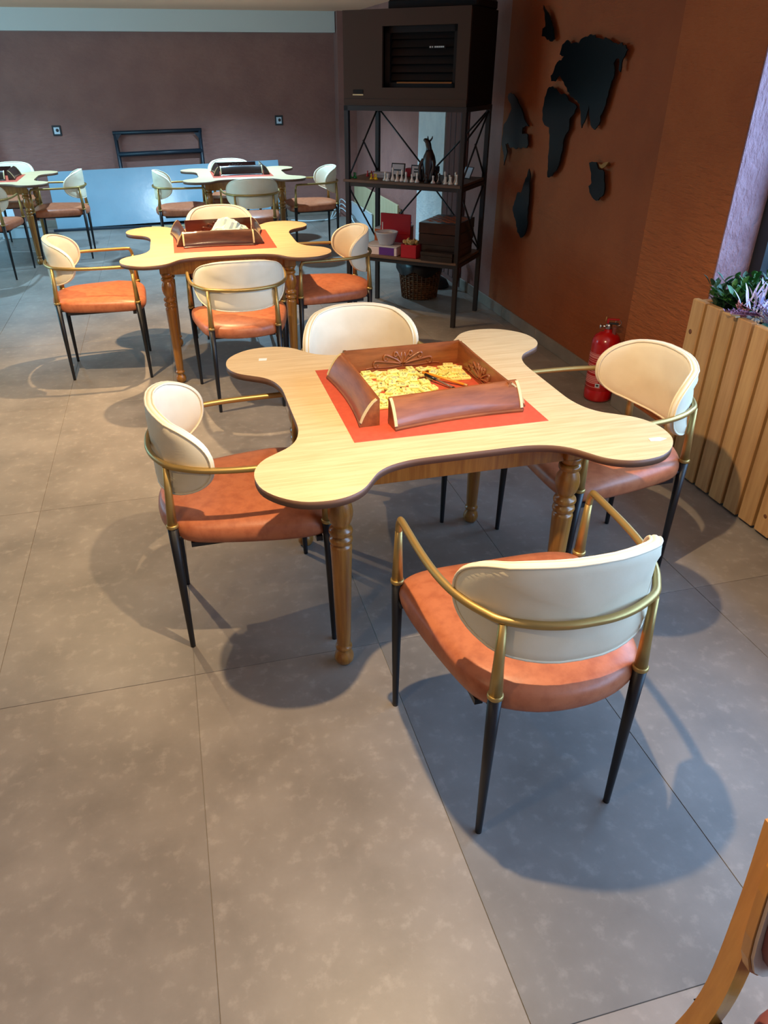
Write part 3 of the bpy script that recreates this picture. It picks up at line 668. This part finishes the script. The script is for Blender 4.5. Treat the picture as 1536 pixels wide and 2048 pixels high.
MB().prism([(.0, .0), (.075, .0), (.036, .078)], -.045, -.040, 0, None, 0, Matrix.Rotation(PI / 2, 4, 'X') @ Matrix.Rotation(PI / 2, 4, 'Y')).obj('easel_leg', 'ink_black', tb)

# lower shelf
def box_lid(name, x, y, w, d, h, m, label, lidm=None, rz=0, z=Z1, lidfrac=.35, cat='box'):
    rt = thing(name, label, cat, rk(x, y, z + .0006), RA + rz)
    MB().box((-w / 2 + .002, -d / 2 + .002, 0), (w / 2 - .002, d / 2 - .002, h * (1 - lidfrac)), 0, .002).obj('base', m, rt)
    MB().box((-w / 2, -d / 2, h * (1 - lidfrac) + .001), (w / 2, d / 2, h), 0, .002).obj('lid', lidm or m, rt); return rt
box_lid('orange_box', .225, .33, .24, .22, .15, 'orange_card', 'orange cardboard box at the left of the lower shelf', 'stoneware', lidfrac=.06)
rb = thing('red_folder', 'upright red board standing behind the white bowl', 'box lid', rk(.295, .205, Z1 + .0006), RA)
MB().box((-.125, -.006, .12), (.125, .006, .265), 0, .002).box((-.12, -.003, .0), (.12, .003, .12)).obj('board', 'red_card', rb)
MB().box((-.112, -.0075, .125), (-.103, -.006, .20)).obj('white_strip', 'pale_card', rb)
pb = thing('board_game_box', 'pale and purple board game box at the front of the lower shelf', 'box', rk(.26, .085, Z1 + .0006), RA)
MB().box((-.135, -.08, 0), (.135, .10, .055), 0, .002).obj('base', 'pale_card', pb)
MB().box((-.01, -.0812, .002), (.115, .1012, .056), 0, .001).obj('purple_sleeve', 'purple_card', pb)
MB().box((-.136, -.081, .0565), (.136, .101, .064), 0, .002).obj('lid', 'stoneware', pb)
bw = thing('bowl', 'off-white tapered ceramic bowl on the purple game box', 'bowl', rk(.275, .085, Z1 + .0650), RA)
MB().lathe([(.052, 0), (.058, .01), (.085, .085), (.088, .09), (.084, .092), (.078, .082), (.055, .02), (.0002, .02)], 24).obj('body', 'stoneware', bw)
MB().lathe([(.0002, .074), (.04, .073), (.074, .070)], 20).obj('sand', 'pale_card', bw)
rx = thing('chip_box', 'small open red box full of golden chips on the lower shelf', 'box', rk(.50, .035, Z1 + .0006), RA)
MB().box((-.062, -.05, 0), (.062, .05, .006)).box((-.062, -.05, 0), (.062, -.046, .095)).box((-.062, .046, 0), (.062, .05, .095)).box((-.062, -.05, 0), (-.058, .05, .095)).box((.058, -.05, 0), (.062, .05, .095)).obj('body', 'red_card', rx)
r4 = random.Random(3)
for k in range(22):
    M = Matrix.Translation((r4.uniform(-.045, .045), r4.uniform(-.034, .034), .088 + r4.uniform(0, .030))) @ Matrix.Rotation(r4.uniform(0, PI), 4, 'X') @ Matrix.Rotation(r4.uniform(0, PI), 4, 'Y')
    MB().lathe([(.014, -.004), (.016, 0), (.014, .004)], 10, 0, M).obj('chip', 'chip_gold', rx)
cb = box_lid('wooden_case', .712, .22, .27, .36, .10, 'dark_wood', 'bottom dark wooden backgammon case in the stack on the lower shelf', lidfrac=.45)
bx = thing('chess_case', 'dark wooden case with a chequered top, uppermost of the lower shelf stack', 'box', rk(.706, .215, Z1 + .1015), RA)
MB().box((-.145, -.19, 0), (.145, .19, .075), 0, .003).obj('base', 'dark_wood', bx)
ld = MB().box((-.146, -.191, .0765), (.146, .191, .150), 0, .003).obj('lid', 'dark_wood', bx)
for i in range(8):
    for j in range(8):
        if (i + j) % 2: MB().box((-.13 + i * .0325, -.13 + j * .0325, .1495), (-.13 + (i + 1) * .0325, -.13 + (j + 1) * .0325, .1512)).obj('square', 'orange_card', ld)
cc = box_lid('wooden_case', .725, -.0, .25, .06, .06, 'dark_wood', 'slim dark case lying in front of the stacked wooden cases', lidfrac=.4)

# basket under the rack, with black liner
bk_ = thing('wicker_basket', 'round brown wicker basket with a black bin liner under the metal rack', 'basket', (1.98, 6.02, 0), 0)
mb = MB(); nst = 30; hh = .30; rb0, rt0 = .135, .175
for j in range(16):
    z = .012 + j * hh / 16; r0 = rb0 + (rt0 - rb0) * z / hh
    mb.tube([((r0 + .005 * (1 if (k + j) % 2 else -1)) * math.cos(2 * PI * k / 40), (r0 + .005 * (1 if (k + j) % 2 else -1)) * math.sin(2 * PI * k / 40), z) for k in range(40)], .0095, 6, closed=True)
mb.obj('weave', 'wicker', bk_)
MB().lathe([(.0002, .004), (rb0 - .004, .004), (rt0 - .010, hh)], 24).obj('lining', 'wicker', bk_)
for k in range(nst):
    a = 2 * PI * (k + .5) / nst; MB().tube([((rb0 + .012) * math.cos(a), (rb0 + .012) * math.sin(a), .0), ((rt0 + .010) * math.cos(a), (rt0 + .010) * math.sin(a), hh)], .005, 5).obj('stake', 'wicker', bk_)
vs = []; fs = []; prof = [(.150, .305), (.170, .312), (.190, .300), (.196, .26), (.190, .215)]
for i, (r_, z) in enumerate(prof):
    for k in range(48): a = 2 * PI * k / 48; w_ = (r4.uniform(-.006, .006) + .010 * math.sin(5 * a)) * (i / 4); vs.append(((r_ + w_) * math.cos(a), (r_ + w_) * math.sin(a), z + 2 * w_))
for i in range(4):
    for k in range(48): fs.append((i * 48 + k, i * 48 + (k + 1) % 48, (i + 1) * 48 + (k + 1) % 48, (i + 1) * 48 + k))
MB().add(vs, fs, 0, True).obj('bin_liner', 'bin_liner', bk_)
jr = thing('floor_stand', 'dark round-based stand behind the wicker basket', 'stand', (2.22, 6.30, 0))
MB().lathe([(.12, 0), (.125, .01), (.10, .06), (.03, .10)], 20).obj('base', 'rack_steel', jr); MB().tube([(0, 0, .09), (0, 0, .42)], .018, 10).obj('pole', 'rack_steel', jr)
MB().lathe([(.018, .42), (.05, .43), (.05, .44), (.0002, .445)], 14).obj('cap', 'rack_steel', jr)

# panels and plants along the right wall behind the rack
pn = thing('wood_panel', 'pale vertical-board panel leaning on the right wall behind the rack', 'panel', (2.405, 8.0, .0))
for k in range(20): MB().box((-.05, k * .10 + .001, .001), (-.032, k * .10 + .099, .43), 0, .002).obj('board', 'pale_wood', pn)
MB().box((-.032, 0, .02), (-.012, 2.0, .05)).box((-.032, 0, .36), (-.012, 2.0, .39)).obj('batten', 'pale_wood', pn)
wb = thing('white_sheet', 'low white sheet standing against the wood panel behind the rack', 'panel', (2.34, 9.0, 0))
MB().box((-.012, 0, .001), (.0, 1.05, .19), 0, .002).obj('sheet', 'white_board', wb); MB().box((-.016, 0, .178), (.002, 1.05, .193), 0, .001).obj('edge_strip', 'white_paint', wb)
fd = thing('dried_plant', 'small dried grey sprig plant behind the red board', 'plant', (2.28, 7.58, 0))
MB().lathe([(.05, 0), (.07, .10), (.064, .10), (.05, .06), (.0002, .06)], 14).obj('pot', 'ink_black', fd)
for k in range(16):
    a = r4.uniform(0, 2 * PI); l_ = r4.uniform(.2, .34); MB().tube([(0, 0, .06), (l_ * .15 * math.cos(a), l_ * .15 * math.sin(a), .06 + l_ * .6), (l_ * .38 * math.cos(a), l_ * .38 * math.sin(a), .06 + l_)], [.003, .002, .0015], 4).lathe([(.0002, -.008), (.007, 0), (.0002, .008)], 6, 0, Matrix.Translation((l_ * .38 * math.cos(a), l_ * .38 * math.sin(a), .06 + l_))).obj('sprig', 'heather', fd)

# ------------------------------------------------------------------ rear wall things
bp_ = thing('blue_panel', 'large glossy blue panel lying on its side against the rear wall', 'panel', (0, 10.0, 0))
MBp = MB().box((-1.36, -.01, 0), (1.42, .012, .64), 0, .003, Matrix.Translation((0, .02, .045)) @ Matrix.Rotation(R(-1.2), 4, 'Y') @ Matrix.Rotation(R(-14), 4, 'X'))
MBp.obj('sheet', 'blue_panel', bp_)
MB().box((-1.40, -.05, .001), (1.46, -.012, .028), 0, .003).obj('bottom_rail', 'frame_blue', bp_)
MB().box((-.25, -.075, .001), (1.30, -.056, .020), 0, .002).obj('loose_batten', 'pale_wood', bp_)
fr_ = thing('steel_frame', 'dark blue-black metal frame with a cross bar leaning behind the blue panel', 'frame', (0, 10.10, 0))
def bar(a, b, r=.022): MB().tube([a, b], r, 4).obj('bar', 'frame_blue', fr_)
bar((-.50, .04, .10), (-.525, .165, 1.03)); bar((.47, .04, .10), (.475, .165, 1.04)); bar((-.55, .165, 1.03), (.50, .165, 1.045)); bar((-.52, .125, .80), (.48, .125, .82), .027); bar((-.515, .10, .58), (.48, .10, .60))
for sx, px_ in ((1, -.52), (-1, .472)): MB().prism([(0, 0), (sx * .07, 0), (0, -.08)], -.006, .006, 0, None, 0, Matrix.Translation((px_, .150, 1.02)) @ Matrix.Rotation(PI / 2, 4, 'X')).obj('gusset', 'frame_blue', fr_)
for i, (sx_, sz_, lb) in enumerate(((-1.176, 1.067, 'dark-framed wall socket at the left of the rear wall'), (1.467, 1.131, 'dark-framed wall socket at the right of the rear wall'))):
    so = thing('wall_socket', lb, 'socket', (sx_, YB - .0005, sz_), 0, 'wall sockets on the rear wall')
    MB().box((-.05, -.010, -.055), (.05, 0, .055), 0, .003).obj('surround', 'ink_black', so)
    MB().box((-.032, -.0135, -.036), (.032, -.010, .036), 0, .002).obj('plate', 'white_board', so)
    MB().lathe([(.016, -.004), (.018, .0), (.016, .002), (.0002, -.001)], 14, 0, Matrix.Translation((.006, -.0145, .004)) @ Matrix.Rotation(PI / 2, 4, 'X')).obj('well', 'ink_black', so)
cbm = MB()
for k in range(3): cbm.tube(catmull([(1.50 + .05 * k, 9.95 - .05 * k, .008), (1.75, 9.80 - .06 * k, .009 + .012 * k), (2.0, 9.85 + .03 * k, .012), (2.15 - .03 * k, 10.05, .03 + .03 * k), (2.17, 10.02 - .02 * k, .22 - .05 * k), (2.19, 9.7, .20 - .05 * k), (2.22, 9.5 - .05 * k, .02)], 5, False), .007, 6)
cbm.obj('cable', 'cable_white', None, label='tangled white cable on the floor in the far right corner', cat='cable')
wl = thing('white_leaning_board', 'narrow white board leaning at the left end of the rear wall', 'panel', (-1.80, 10.05, 0))
MB().box((-.65, -.008, 0), (.0, .008, 1.22), 0, .002, Matrix.Translation((0, 0, .002)) @ Matrix.Rotation(R(-9), 4, 'X') @ Matrix.Rotation(R(-6), 4, 'Y')).obj('sheet', 'white_board', wl)
bn = thing('floor_box', 'low white box on the floor beyond the left table', 'box', (-1.70, 9.74, 0))
MB().box((-.22, -.12, .001), (.22, .12, .12), 0, .006).obj('base', 'white_board', bn); MB().box((-.23, -.13, .121), (.23, .13, .145), 0, .005).obj('lid', 'white_paint', bn)

# ------------------------------------------------------------------ wall map on the orange wall
MAP = {'Eurasia': [(4.37, 1.83), (4.28, 1.81), (4.17, 1.8), (4.08, 1.78), (3.99, 1.77), (3.96, 1.75), (3.98, 1.72), (4.0, 1.69), (4.0, 1.65), (4.02, 1.66), (4.03, 1.71), (4.06, 1.71), (4.08, 1.69), (4.06, 1.66), (4.06, 1.62), (4.08, 1.58), (4.09, 1.54), (4.1, 1.5), (4.14, 1.44), (4.14, 1.4), (4.18, 1.37), (4.23, 1.39), (4.27, 1.47), (4.28, 1.49), (4.29, 1.45), (4.31, 1.4), (4.33, 1.37), (4.36, 1.43), (4.39, 1.49), (4.45, 1.51), (4.52, 1.53), (4.555, 1.55), (4.57, 1.57), (4.62, 1.60), (4.68, 1.63), (4.71, 1.62), (4.73, 1.60), (4.78, 1.60), (4.8, 1.63), (4.76, 1.66), (4.73, 1.7), (4.68, 1.71), (4.65, 1.73), (4.71, 1.74), (4.69, 1.79), (4.63, 1.81), (4.58, 1.79), (4.49, 1.79), (4.47, 1.81), (4.42, 1.82)],
 'Africa': [(4.76, 1.575), (4.64, 1.535), (4.575, 1.535), (4.53, 1.505), (4.455, 1.49), (4.42, 1.475), (4.44, 1.44), (4.49, 1.41), (4.48, 1.35), (4.53, 1.3), (4.53, 1.24), (4.57, 1.13), (4.63, 1.08), (4.69, 1.07), (4.7, 1.13), (4.71, 1.21), (4.72, 1.29), (4.74, 1.35), (4.81, 1.36), (4.85, 1.39), (4.86, 1.45), (4.85, 1.51), (4.82, 1.56)],
 'Australia': [(4.19, 1.2), (4.11, 1.21), (4.08, 1.18), (4.01, 1.17), (4.0, 1.13), (3.98, 1.06), (4.03, 1.02), (4.08, 1.02), (4.14, 1.05), (4.16, 1.08), (4.13, 1.1), (4.15, 1.15)],
 'island': [(4.08, 1.205), (4.03, 1.215), (3.98, 1.225), (4.0, 1.205), (4.04, 1.185)],
 'Greenland': [(5.0, 2.0), (4.95, 1.97), (4.9, 1.94), (4.85, 1.89), (4.82, 1.85), (4.8, 1.82), (4.86, 1.81), (4.92, 1.83), (4.98, 1.84), (4.98, 1.88), (4.94, 1.89), (4.96, 1.93), (4.98, 1.97)],
 'North America': [(5.41, 1.52), (5.33, 1.52), (5.26, 1.49), (5.24, 1.47), (5.17, 1.43), (5.12, 1.38), (5.04, 1.34), (5.13, 1.33), (5.13, 1.29), (5.04, 1.29), (5.02, 1.23), (5.04, 1.21), (5.13, 1.2), (5.31, 1.19), (5.35, 1.22), (5.39, 1.21), (5.35, 1.16), (5.37, 1.11), (5.39, 1.07), (5.4, 1.13), (5.46, 1.2), (5.45, 1.33), (5.38, 1.38), (5.34, 1.43), (5.36, 1.46), (5.42, 1.5)],
 'South America': [(4.97, 1.09), (4.94, 1.06), (4.94, 1.02), (4.93, 0.93), (4.92, 0.82), (4.91, 0.73), (4.94, 0.67), (4.99, 0.64), (5.06, 0.67), (5.09, 0.73), (5.17, 0.8), (5.15, 0.86), (5.12, 0.92), (5.06, 0.93), (5.02, 1.0), (4.99, 1.04)]}
for nm, poly in MAP.items():
    cy = sum(p[0] for p in poly) / len(poly); cz = sum(p[1] for p in poly) / len(poly)
    pr = [(p[0] - cy, p[1] - cz) for p in poly]
    jag = []
    for i in range(len(pr)):       # ragged coastline between the traced points
        a, b = pr[i], pr[(i + 1) % len(pr)]; jag.append(a)
        ln_ = math.hypot(b[0] - a[0], b[1] - a[1]); k = int(ln_ / .03)
        for q in range(1, k + 1): t = q / (k + 1); jag.append((a[0] + (b[0] - a[0]) * t + rnd.uniform(-.007, .007), a[1] + (b[1] - a[1]) * t + rnd.uniform(-.007, .007)))
    M = Matrix(((0, 0, 1, 0), (1, 0, 0, 0), (0, 1, 0, 0), (0, 0, 0, 1)))
    root = thing('map_piece', {'island': 'small gold-rimmed island cutout beside the Australia-shaped piece'}.get(nm, 'black %s-shaped wall map cutout on the orange wall' % nm), 'wall map', (XR, cy, cz), 0, 'wall map cutouts')
    MB().prism(jag, -.036, -.030, 0, 0, 0, M).obj('plate', 'acrylic_gold' if nm == 'island' else 'acrylic_black', root)
    xs_ = [p[0] for p in pr]
    MB().tube([(-.031, 0 if nm != 'North America' else -.10, 0), (0, 0 if nm != 'North America' else -.10, 0)], .008, 8).obj('standoff', 'acrylic_gold', root)

# ------------------------------------------------------------------ fire extinguisher
EXA = R(62); EXR = .080
ex = thing('fire_extinguisher', 'red fire extinguisher standing in the corner beside the planter', 'fire extinguisher', (2.300, 3.575, 0), EXA)
MB().lathe([(.066, .0), (.076, .004), (EXR, .016), (EXR, .066), (EXR - .0015, .069), (EXR, .072), (EXR, .335), (.078, .352), (.066, .378), (.040, .396), (.022, .402), (.022, .414), (.0002, .415)], 32).obj('cylinder', 'fire_red', ex)
hd = MB().lathe([(.018, .412), (.020, .420), (.018, .438), (.012, .446), (.0002, .447)], 16).obj('valve', 'chrome', ex)
MB().tube([(0, .0, .430), (-.012, .038, .430)], .007, 8).obj('gauge_stem', 'chrome', hd)
MB().lathe([(.013, -.006), (.015, 0), (.013, .006)], 14, 0, Matrix.Translation((-.014, .044, .430)) @ Matrix.Rotation(PI / 2, 4, 'X')).obj('gauge', 'chrome', hd)
MB().box((-.010, -.050, .442), (.010, .012, .450), 0, .002).obj('carry_handle', 'ink_black', ex)
MB().box((-.011, -.052, .466), (.011, .014, .474), 0, .002, Matrix.Translation((0, 0, .0))).box((-.010, .004, .448), (.010, .014, .468)).obj('squeeze_lever', 'fire_red', ex)
MB().tube([(-.004, -.048 + .016 * math.cos(a / 12 * 2 * PI), .452 + .016 * math.sin(a / 12 * 2 * PI)) for a in range(12)], .0022, 6, closed=True).obj('pull_ring', 'chrome', ex)
MB().tube([(0, .01, .446), (-.006, .022, .462), (-.006, .020, .484)], .0025, 6).obj('pin_wire', 'brass', ex)
MB().box((-.030, -.040, .352), (-.004, -.022, .432), 0, .003).obj('nozzle', 'maroon_leather', ex)
def arc_patch(a0, a1, z0, z1, m, nm, r_=EXR + .0004, n=8):
    vs = [(r_ * math.cos(a0 + (a1 - a0) * i / n), r_ * math.sin(a0 + (a1 - a0) * i / n), z) for z in (z0, z1) for i in range(n + 1)]
    MB().add(vs, [(i, i + 1, n + 2 + i, n + 1 + i) for i in range(n)], 0, True).obj(nm, m, lbp)
lbp = MB().box((-.001, -.001, .1), (.001, .001, .11)).obj('label', 'fire_red', ex)
_d = math.atan2(-3.575, -2.300) - EXA - R(38)      # label faces left of the camera
A0, A1 = _d - .75, _d + .75
arc_patch(A1 - .02, A1, .092, .285, 'print_pink', 'border'); arc_patch(A0, A1, .284, .287, 'print_pink', 'border'); arc_patch(A0, A1, .089, .092, 'print_pink', 'border')
r5 = random.Random(2)
for z, hgt in ((.272, .009), (.259, .010), (.247, .004), (.236, .004), (.218, .004), (.208, .006), (.196, .004), (.182, .006), (.172, .006), (.150, .006), (.140, .007), (.130, .007), (.120, .007), (.111, .006)):
    arc_patch(A0 + .05, A1 - r5.uniform(.08, .35), z, z + hgt, 'print_pink', 'text_line')
arc_patch(A1 - .36, A1 - .06, .094, .116, 'white_board', 'seal', EXR + .0007); arc_patch(A1 - .30, A1 - .12, .099, .111, 'ink_black', 'seal_mark', EXR + .0010)

# ------------------------------------------------------------------ planter with slats
PXF, PH, PT = 2.19, .795, .099
pl = thing('slatted_planter', 'tall wooden slatted planter under the window', 'planter', (PXF, 0, 0))
ye = 2.797; ny = 22
sl_me = [MB().box((0, -PT / 2 + .008, .012), (.030, PT / 2 - .008, PH), 0, .004).mesh('slat', 'cedar') for _ in range(1)]
for k in range(ny):
    t = rnd.uniform(.90, 1.07); put(sl_me[0], 'slat', pl, (0, ye - PT * (k + .5), rnd.uniform(-.004, .004)), color=(t, t * rnd.uniform(.97, 1.02), t * rnd.uniform(.94, 1.03), 1))
y0p = ye - PT * ny
for k in range(3): put(MB().box((.0, -.034, .012), (.030, .034, PH - .01), 0, .003, Matrix.Rotation(-H, 4, 'Z')).mesh('slat', 'cedar'), 'slat', pl, (.066 + .076 * k, ye - .001, 0), (0, 0, 0), color=(1, 1, 1, 1))
MB().box((.031, y0p, .0), (.052, ye - .033, PH - .03)).box((.275, y0p, 0), (.297, ye - .033, PH - .03)).box((.031, ye - .055, 0), (.297, ye - .034, PH - .03)).box((.052, y0p, 0), (.275, y0p + .02, PH - .03)).obj('trough', 'ink_black', pl)
MB().box((.053, y0p + .021, .6), (.274, ye - .056, .735)).obj('soil', 'soil', pl)
MB().lathe([(.0002, .0), (.008, .001), (.011, 0)], 12, 0, Matrix.Translation((-.0006, ye - PT * .5 + .01, .655)) @ Matrix.Rotation(-H, 4, 'Y')).obj('knot', 'knot', pl)
MB().lathe([(.0002, .0), (.006, .001), (.009, 0)], 12, 0, Matrix.Translation((-.0006, ye - PT * 7.5, .10)) @ Matrix.Rotation(-H, 4, 'Y')).obj('knot', 'knot', pl)
def stone_mesh(m, sd):
    rr_ = random.Random(sd); bm = bmesh.new(); bmesh.ops.create_icosphere(bm, subdivisions=1, radius=.022)
    for v in bm.verts: v.co = Vector((v.co.x * 1.3, v.co.y, v.co.z * .7)) * rr_.uniform(.82, 1.15)
    me = bpy.data.meshes.new('pebble'); bm.to_mesh(me); bm.free(); me.materials.append(MATS[m]); return me
stm = [stone_mesh('pebble', k) for k in range(4)]; sta = stone_mesh('aqua_pebble', 9)
for k in range(46):
    yy = 2.70 - (k // 4) * .055 + rnd.uniform(-.015, .015); xx = PXF + .080 + (k % 4) * .055 + rnd.uniform(-.012, .012)
    aq = k % 9 == 8
    put(sta if aq else stm[k % 4], 'pebble', None, (xx, yy, .752), (0, 0, rnd.uniform(0, 6)), 'aqua glass pebble on the planter soil' if aq else 'pale pebble on the planter soil', 'pebble', 'aqua pebbles in the planter' if aq else 'pale pebbles in the planter')
def leaf(L_, w, curl=.3, n=4):
    vs = []; fs = []
    for i in range(n + 1):
        t = i / n; ww = w * math.sin(PI * min(.97, .12 + .86 * t)) ** .8; z = L_ * (t * (1 - .2 * curl * t)); y = curl * L_ * t * t * .8
        vs += [(-ww / 2, y - .12 * ww, z), (0, y + .10 * ww, z), (ww / 2, y - .12 * ww, z)]
    for i in range(n): fs += [(3 * i, 3 * i + 1, 3 * i + 4, 3 * i + 3), (3 * i + 1, 3 * i + 2, 3 * i + 5, 3 * i + 4)]
    return vs, fs
def foliage_plant(name, label, loc, m, n_st, h, spread, lw, ll, per, stemm, seed, lean=(0, 0), cat='plant', curl=.3, tipm=None):
    rr_ = random.Random(seed); root = thing(name, label, cat, loc)
    sm_ = MB()
    for s_ in range(n_st):
        a = rr_.uniform(0, 2 * PI); sp = spread * rr_.uniform(.3, 1.0); hh_ = h * rr_.uniform(.65, 1.0)
        path = [Vector((sp * t * t * math.cos(a) + lean[0] * t, sp * t * t * math.sin(a) + lean[1] * t, hh_ * t)) for t in (0, .25, .5, .75, 1)]
        sm_.tube(path, [.003, .0026, .0022, .0018, .0012], 5)
        lf = MB()
        for k in range(per):
            t = .25 + .75 * k / max(1, per - 1); i = min(3, int(t * 4)); p = path[i].lerp(path[i + 1], t * 4 - i)
            vs, fs = leaf(ll * rr_.uniform(.75, 1.15), lw, curl)
            M = Matrix.Translation(p) @ Matrix.Rotation(rr_.uniform(0, 2 * PI), 4, 'Z') @ Matrix.Rotation(-rr_.uniform(.5, 1.15) * (1.15 - .55 * t), 4, 'X')
            lf.add(vs, fs, 0, True, M)
        lf.obj('leaf_spray', m if not (tipm and s_ % 3 == 0) else tipm, root)
    sm_.obj('stems', stemm, root); return root
ZS = .735
foliage_plant('green_shrub', 'bushy green plastic boxwood at the left end of the planter', (2.325, 2.630, ZS), 'leaf_green', 38, .17, .17, .022, .042, 15, 'leaf_dark', 21, tipm='leaf_dark')
foliage_plant('green_shrub', 'low dark green leafy plant at the planter corner by the pillar', (2.28, 2.70, ZS), 'leaf_dark', 12, .07, .09, .024, .055, 8, 'leaf_dark', 22)
foliage_plant('green_shrub', 'bright green leafy plant behind the lilac succulent', (2.41, 2.46, ZS), 'leaf_green', 18, .22, .12, .022, .046, 13, 'leaf_dark', 23)
foliage_plant('lilac_succulent', 'spiky lilac-blue artificial succulent leaning over the planter edge', (2.315, 2.415, ZS), 'lilac_leaf', 16, .16, .14, .009, .075, 15, 'heather', 24, (-.03, 0), 'plant', .15)
foliage_plant('lilac_succulent', 'second spiky lilac succulent farther along the planter', (2.38, 2.26, ZS), 'lilac_leaf', 10, .18, .12, .010, .085, 13, 'heather', 25, (0, 0), 'plant', .15)
foliage_plant('heather_sprig', 'drooping purple heather sprig hanging over the planter front', (2.275, 2.44, ZS + .07), 'heather', 9, .012, .035, .007, .016, 22, 'heather', 26, (-.115, .055))
foliage_plant('dry_sprig', 'reddish dry twig sprig between the pebbles of the planter', (2.28, 2.56, ZS), 'dry_pink', 8, .10, .06, .010, .016, 12, 'heather', 27)
foliage_plant('dry_sprig', 'tall pale pink flowering sprig behind the lilac succulents', (2.42, 2.36, ZS), 'pine_pale', 7, .27, .07, .010, .018, 16, 'pine_pale', 28)

# ------------------------------------------------------------------ wooden chair at the lower right corner
wc = thing('wooden_chair', 'honey-coloured wooden chair with maroon padded back at the bottom right corner', 'chair', (.85, .20, 0))
def lbar(path, w, d, nm, m='honey_wood', par=None):
    pts = catmull(path, 6, False); vs = []; fs = []
    for p in pts: vs += [(p.x - w / 2, p.y - d / 2, p.z), (p.x + w / 2, p.y - d / 2, p.z), (p.x + w / 2, p.y + d / 2, p.z), (p.x - w / 2, p.y + d / 2, p.z)]
    n = len(pts)
    for i in range(n - 1):
        for j in range(4): fs.append((4 * i + j, 4 * i + (j + 1) % 4, 4 * i + 4 + (j + 1) % 4, 4 * i + 4 + j))
    fs += [(3, 2, 1, 0), (4 * n - 4, 4 * n - 3, 4 * n - 2, 4 * n - 1)]
    return MB().add(vs, fs, 0, False).obj(nm, m, par or wc)
for sx in (-1, 1):
    lbar([(sx * .235, .28, 0), (sx * .225, .235, .25), (sx * .205, .215, .45), (sx * .195, .225, .65), (sx * .192, .240, .83)], .026, .034, 'leg')
    lbar([(sx * .215, -.20, 0), (sx * .205, -.20, .25), (sx * .20, -.20, .44)], .028, .034, 'leg')
    lbar([(sx * .203, .22, .41), (sx * .202, -.19, .41)], .022, .04, 'side_rail')
# curved plywood back with padded front
def back_pad(dy0, dy1, inset, z0, z1, m, nm, par, rad=.05):
    vs = []; fs = []; nx, nz = 16, 8
    for side, dy in ((0, dy0), (1, dy1)):
        for i in range(nx + 1):
            for j in range(nz + 1):
                u, v = i / nx * 2 - 1, j / nz * 2 - 1
                k = (abs(u) ** 4 + abs(v) ** 4) ** .25; sc = max(abs(u), abs(v)) / k if k > 1e-6 else 1
                u2, v2 = u * sc, v * sc
                x = u2 * (.205 - inset); z = (z0 + z1) / 2 + v2 * ((z1 - z0) / 2)
                vs.append((x, .222 + (z - .62) * .10 - .018 * (1 - (x / .205) ** 2) * -1 + dy * (1 if side == 0 or True else 0), z))
    o = (nx + 1) * (nz + 1)
    for i in range(nx):
        for j in range(nz):
            a = i * (nz + 1) + j; fs.append((a, a + nz + 1, a + nz + 2, a + 1)); fs.append((o + a, o + a + 1, o + a + nz + 2, o + a + nz + 1))
    rim = [i * (nz + 1) for i in range(nx + 1)] + [nx * (nz + 1) + j for j in range(1, nz + 1)] + [i * (nz + 1) + nz for i in range(nx - 1, -1, -1)] + [j for j in range(nz - 1, 0, -1)]
    for i in range(len(rim)): a, b = rim[i], rim[(i + 1) % len(rim)]; fs.append((a, b, o + b, o + a))
    return MB().add(vs, fs, 0, False).obj(nm, m, par)
pb_ = back_pad(-.018, -.032, -.022, .545, .88, 'honey_wood', 'back_panel', wc)
back_pad(-.0325, -.038, -.018, .55, .875, 'pine_pale', 'back_trim', pb_)
back_pad(-.0385, -.054, -.009, .580, .862, 'maroon_leather', 'back_cushion', pb_)
back_pad(-.0545, -.062, .006, .60, .845, 'maroon_leather', 'back_cushion_top', pb_)
vs = []; fs = []; lp = [(math.copysign(abs(math.cos(2 * PI * k / 40)) ** .35, math.cos(2 * PI * k / 40)), math.copysign(abs(math.sin(2 * PI * k / 40)) ** .35, math.sin(2 * PI * k / 40))) for k in range(40)]
for sc, z in ((.93, .430), (.985, .436), (1, .450), (.985, .466), (.93, .476), (.6, .484)): vs += [(x_ * .200 * sc, -.01 + y_ * .20 * sc, z) for x_, y_ in lp]
for i in range(5): fs += [(i * 40 + k, i * 40 + (k + 1) % 40, (i + 1) * 40 + (k + 1) % 40, (i + 1) * 40 + k) for k in range(40)]
fs += [tuple(range(39, -1, -1)), tuple(range(200, 240))]
MB().add(vs, fs, 0, True).obj('seat', 'maroon_leather', wc)
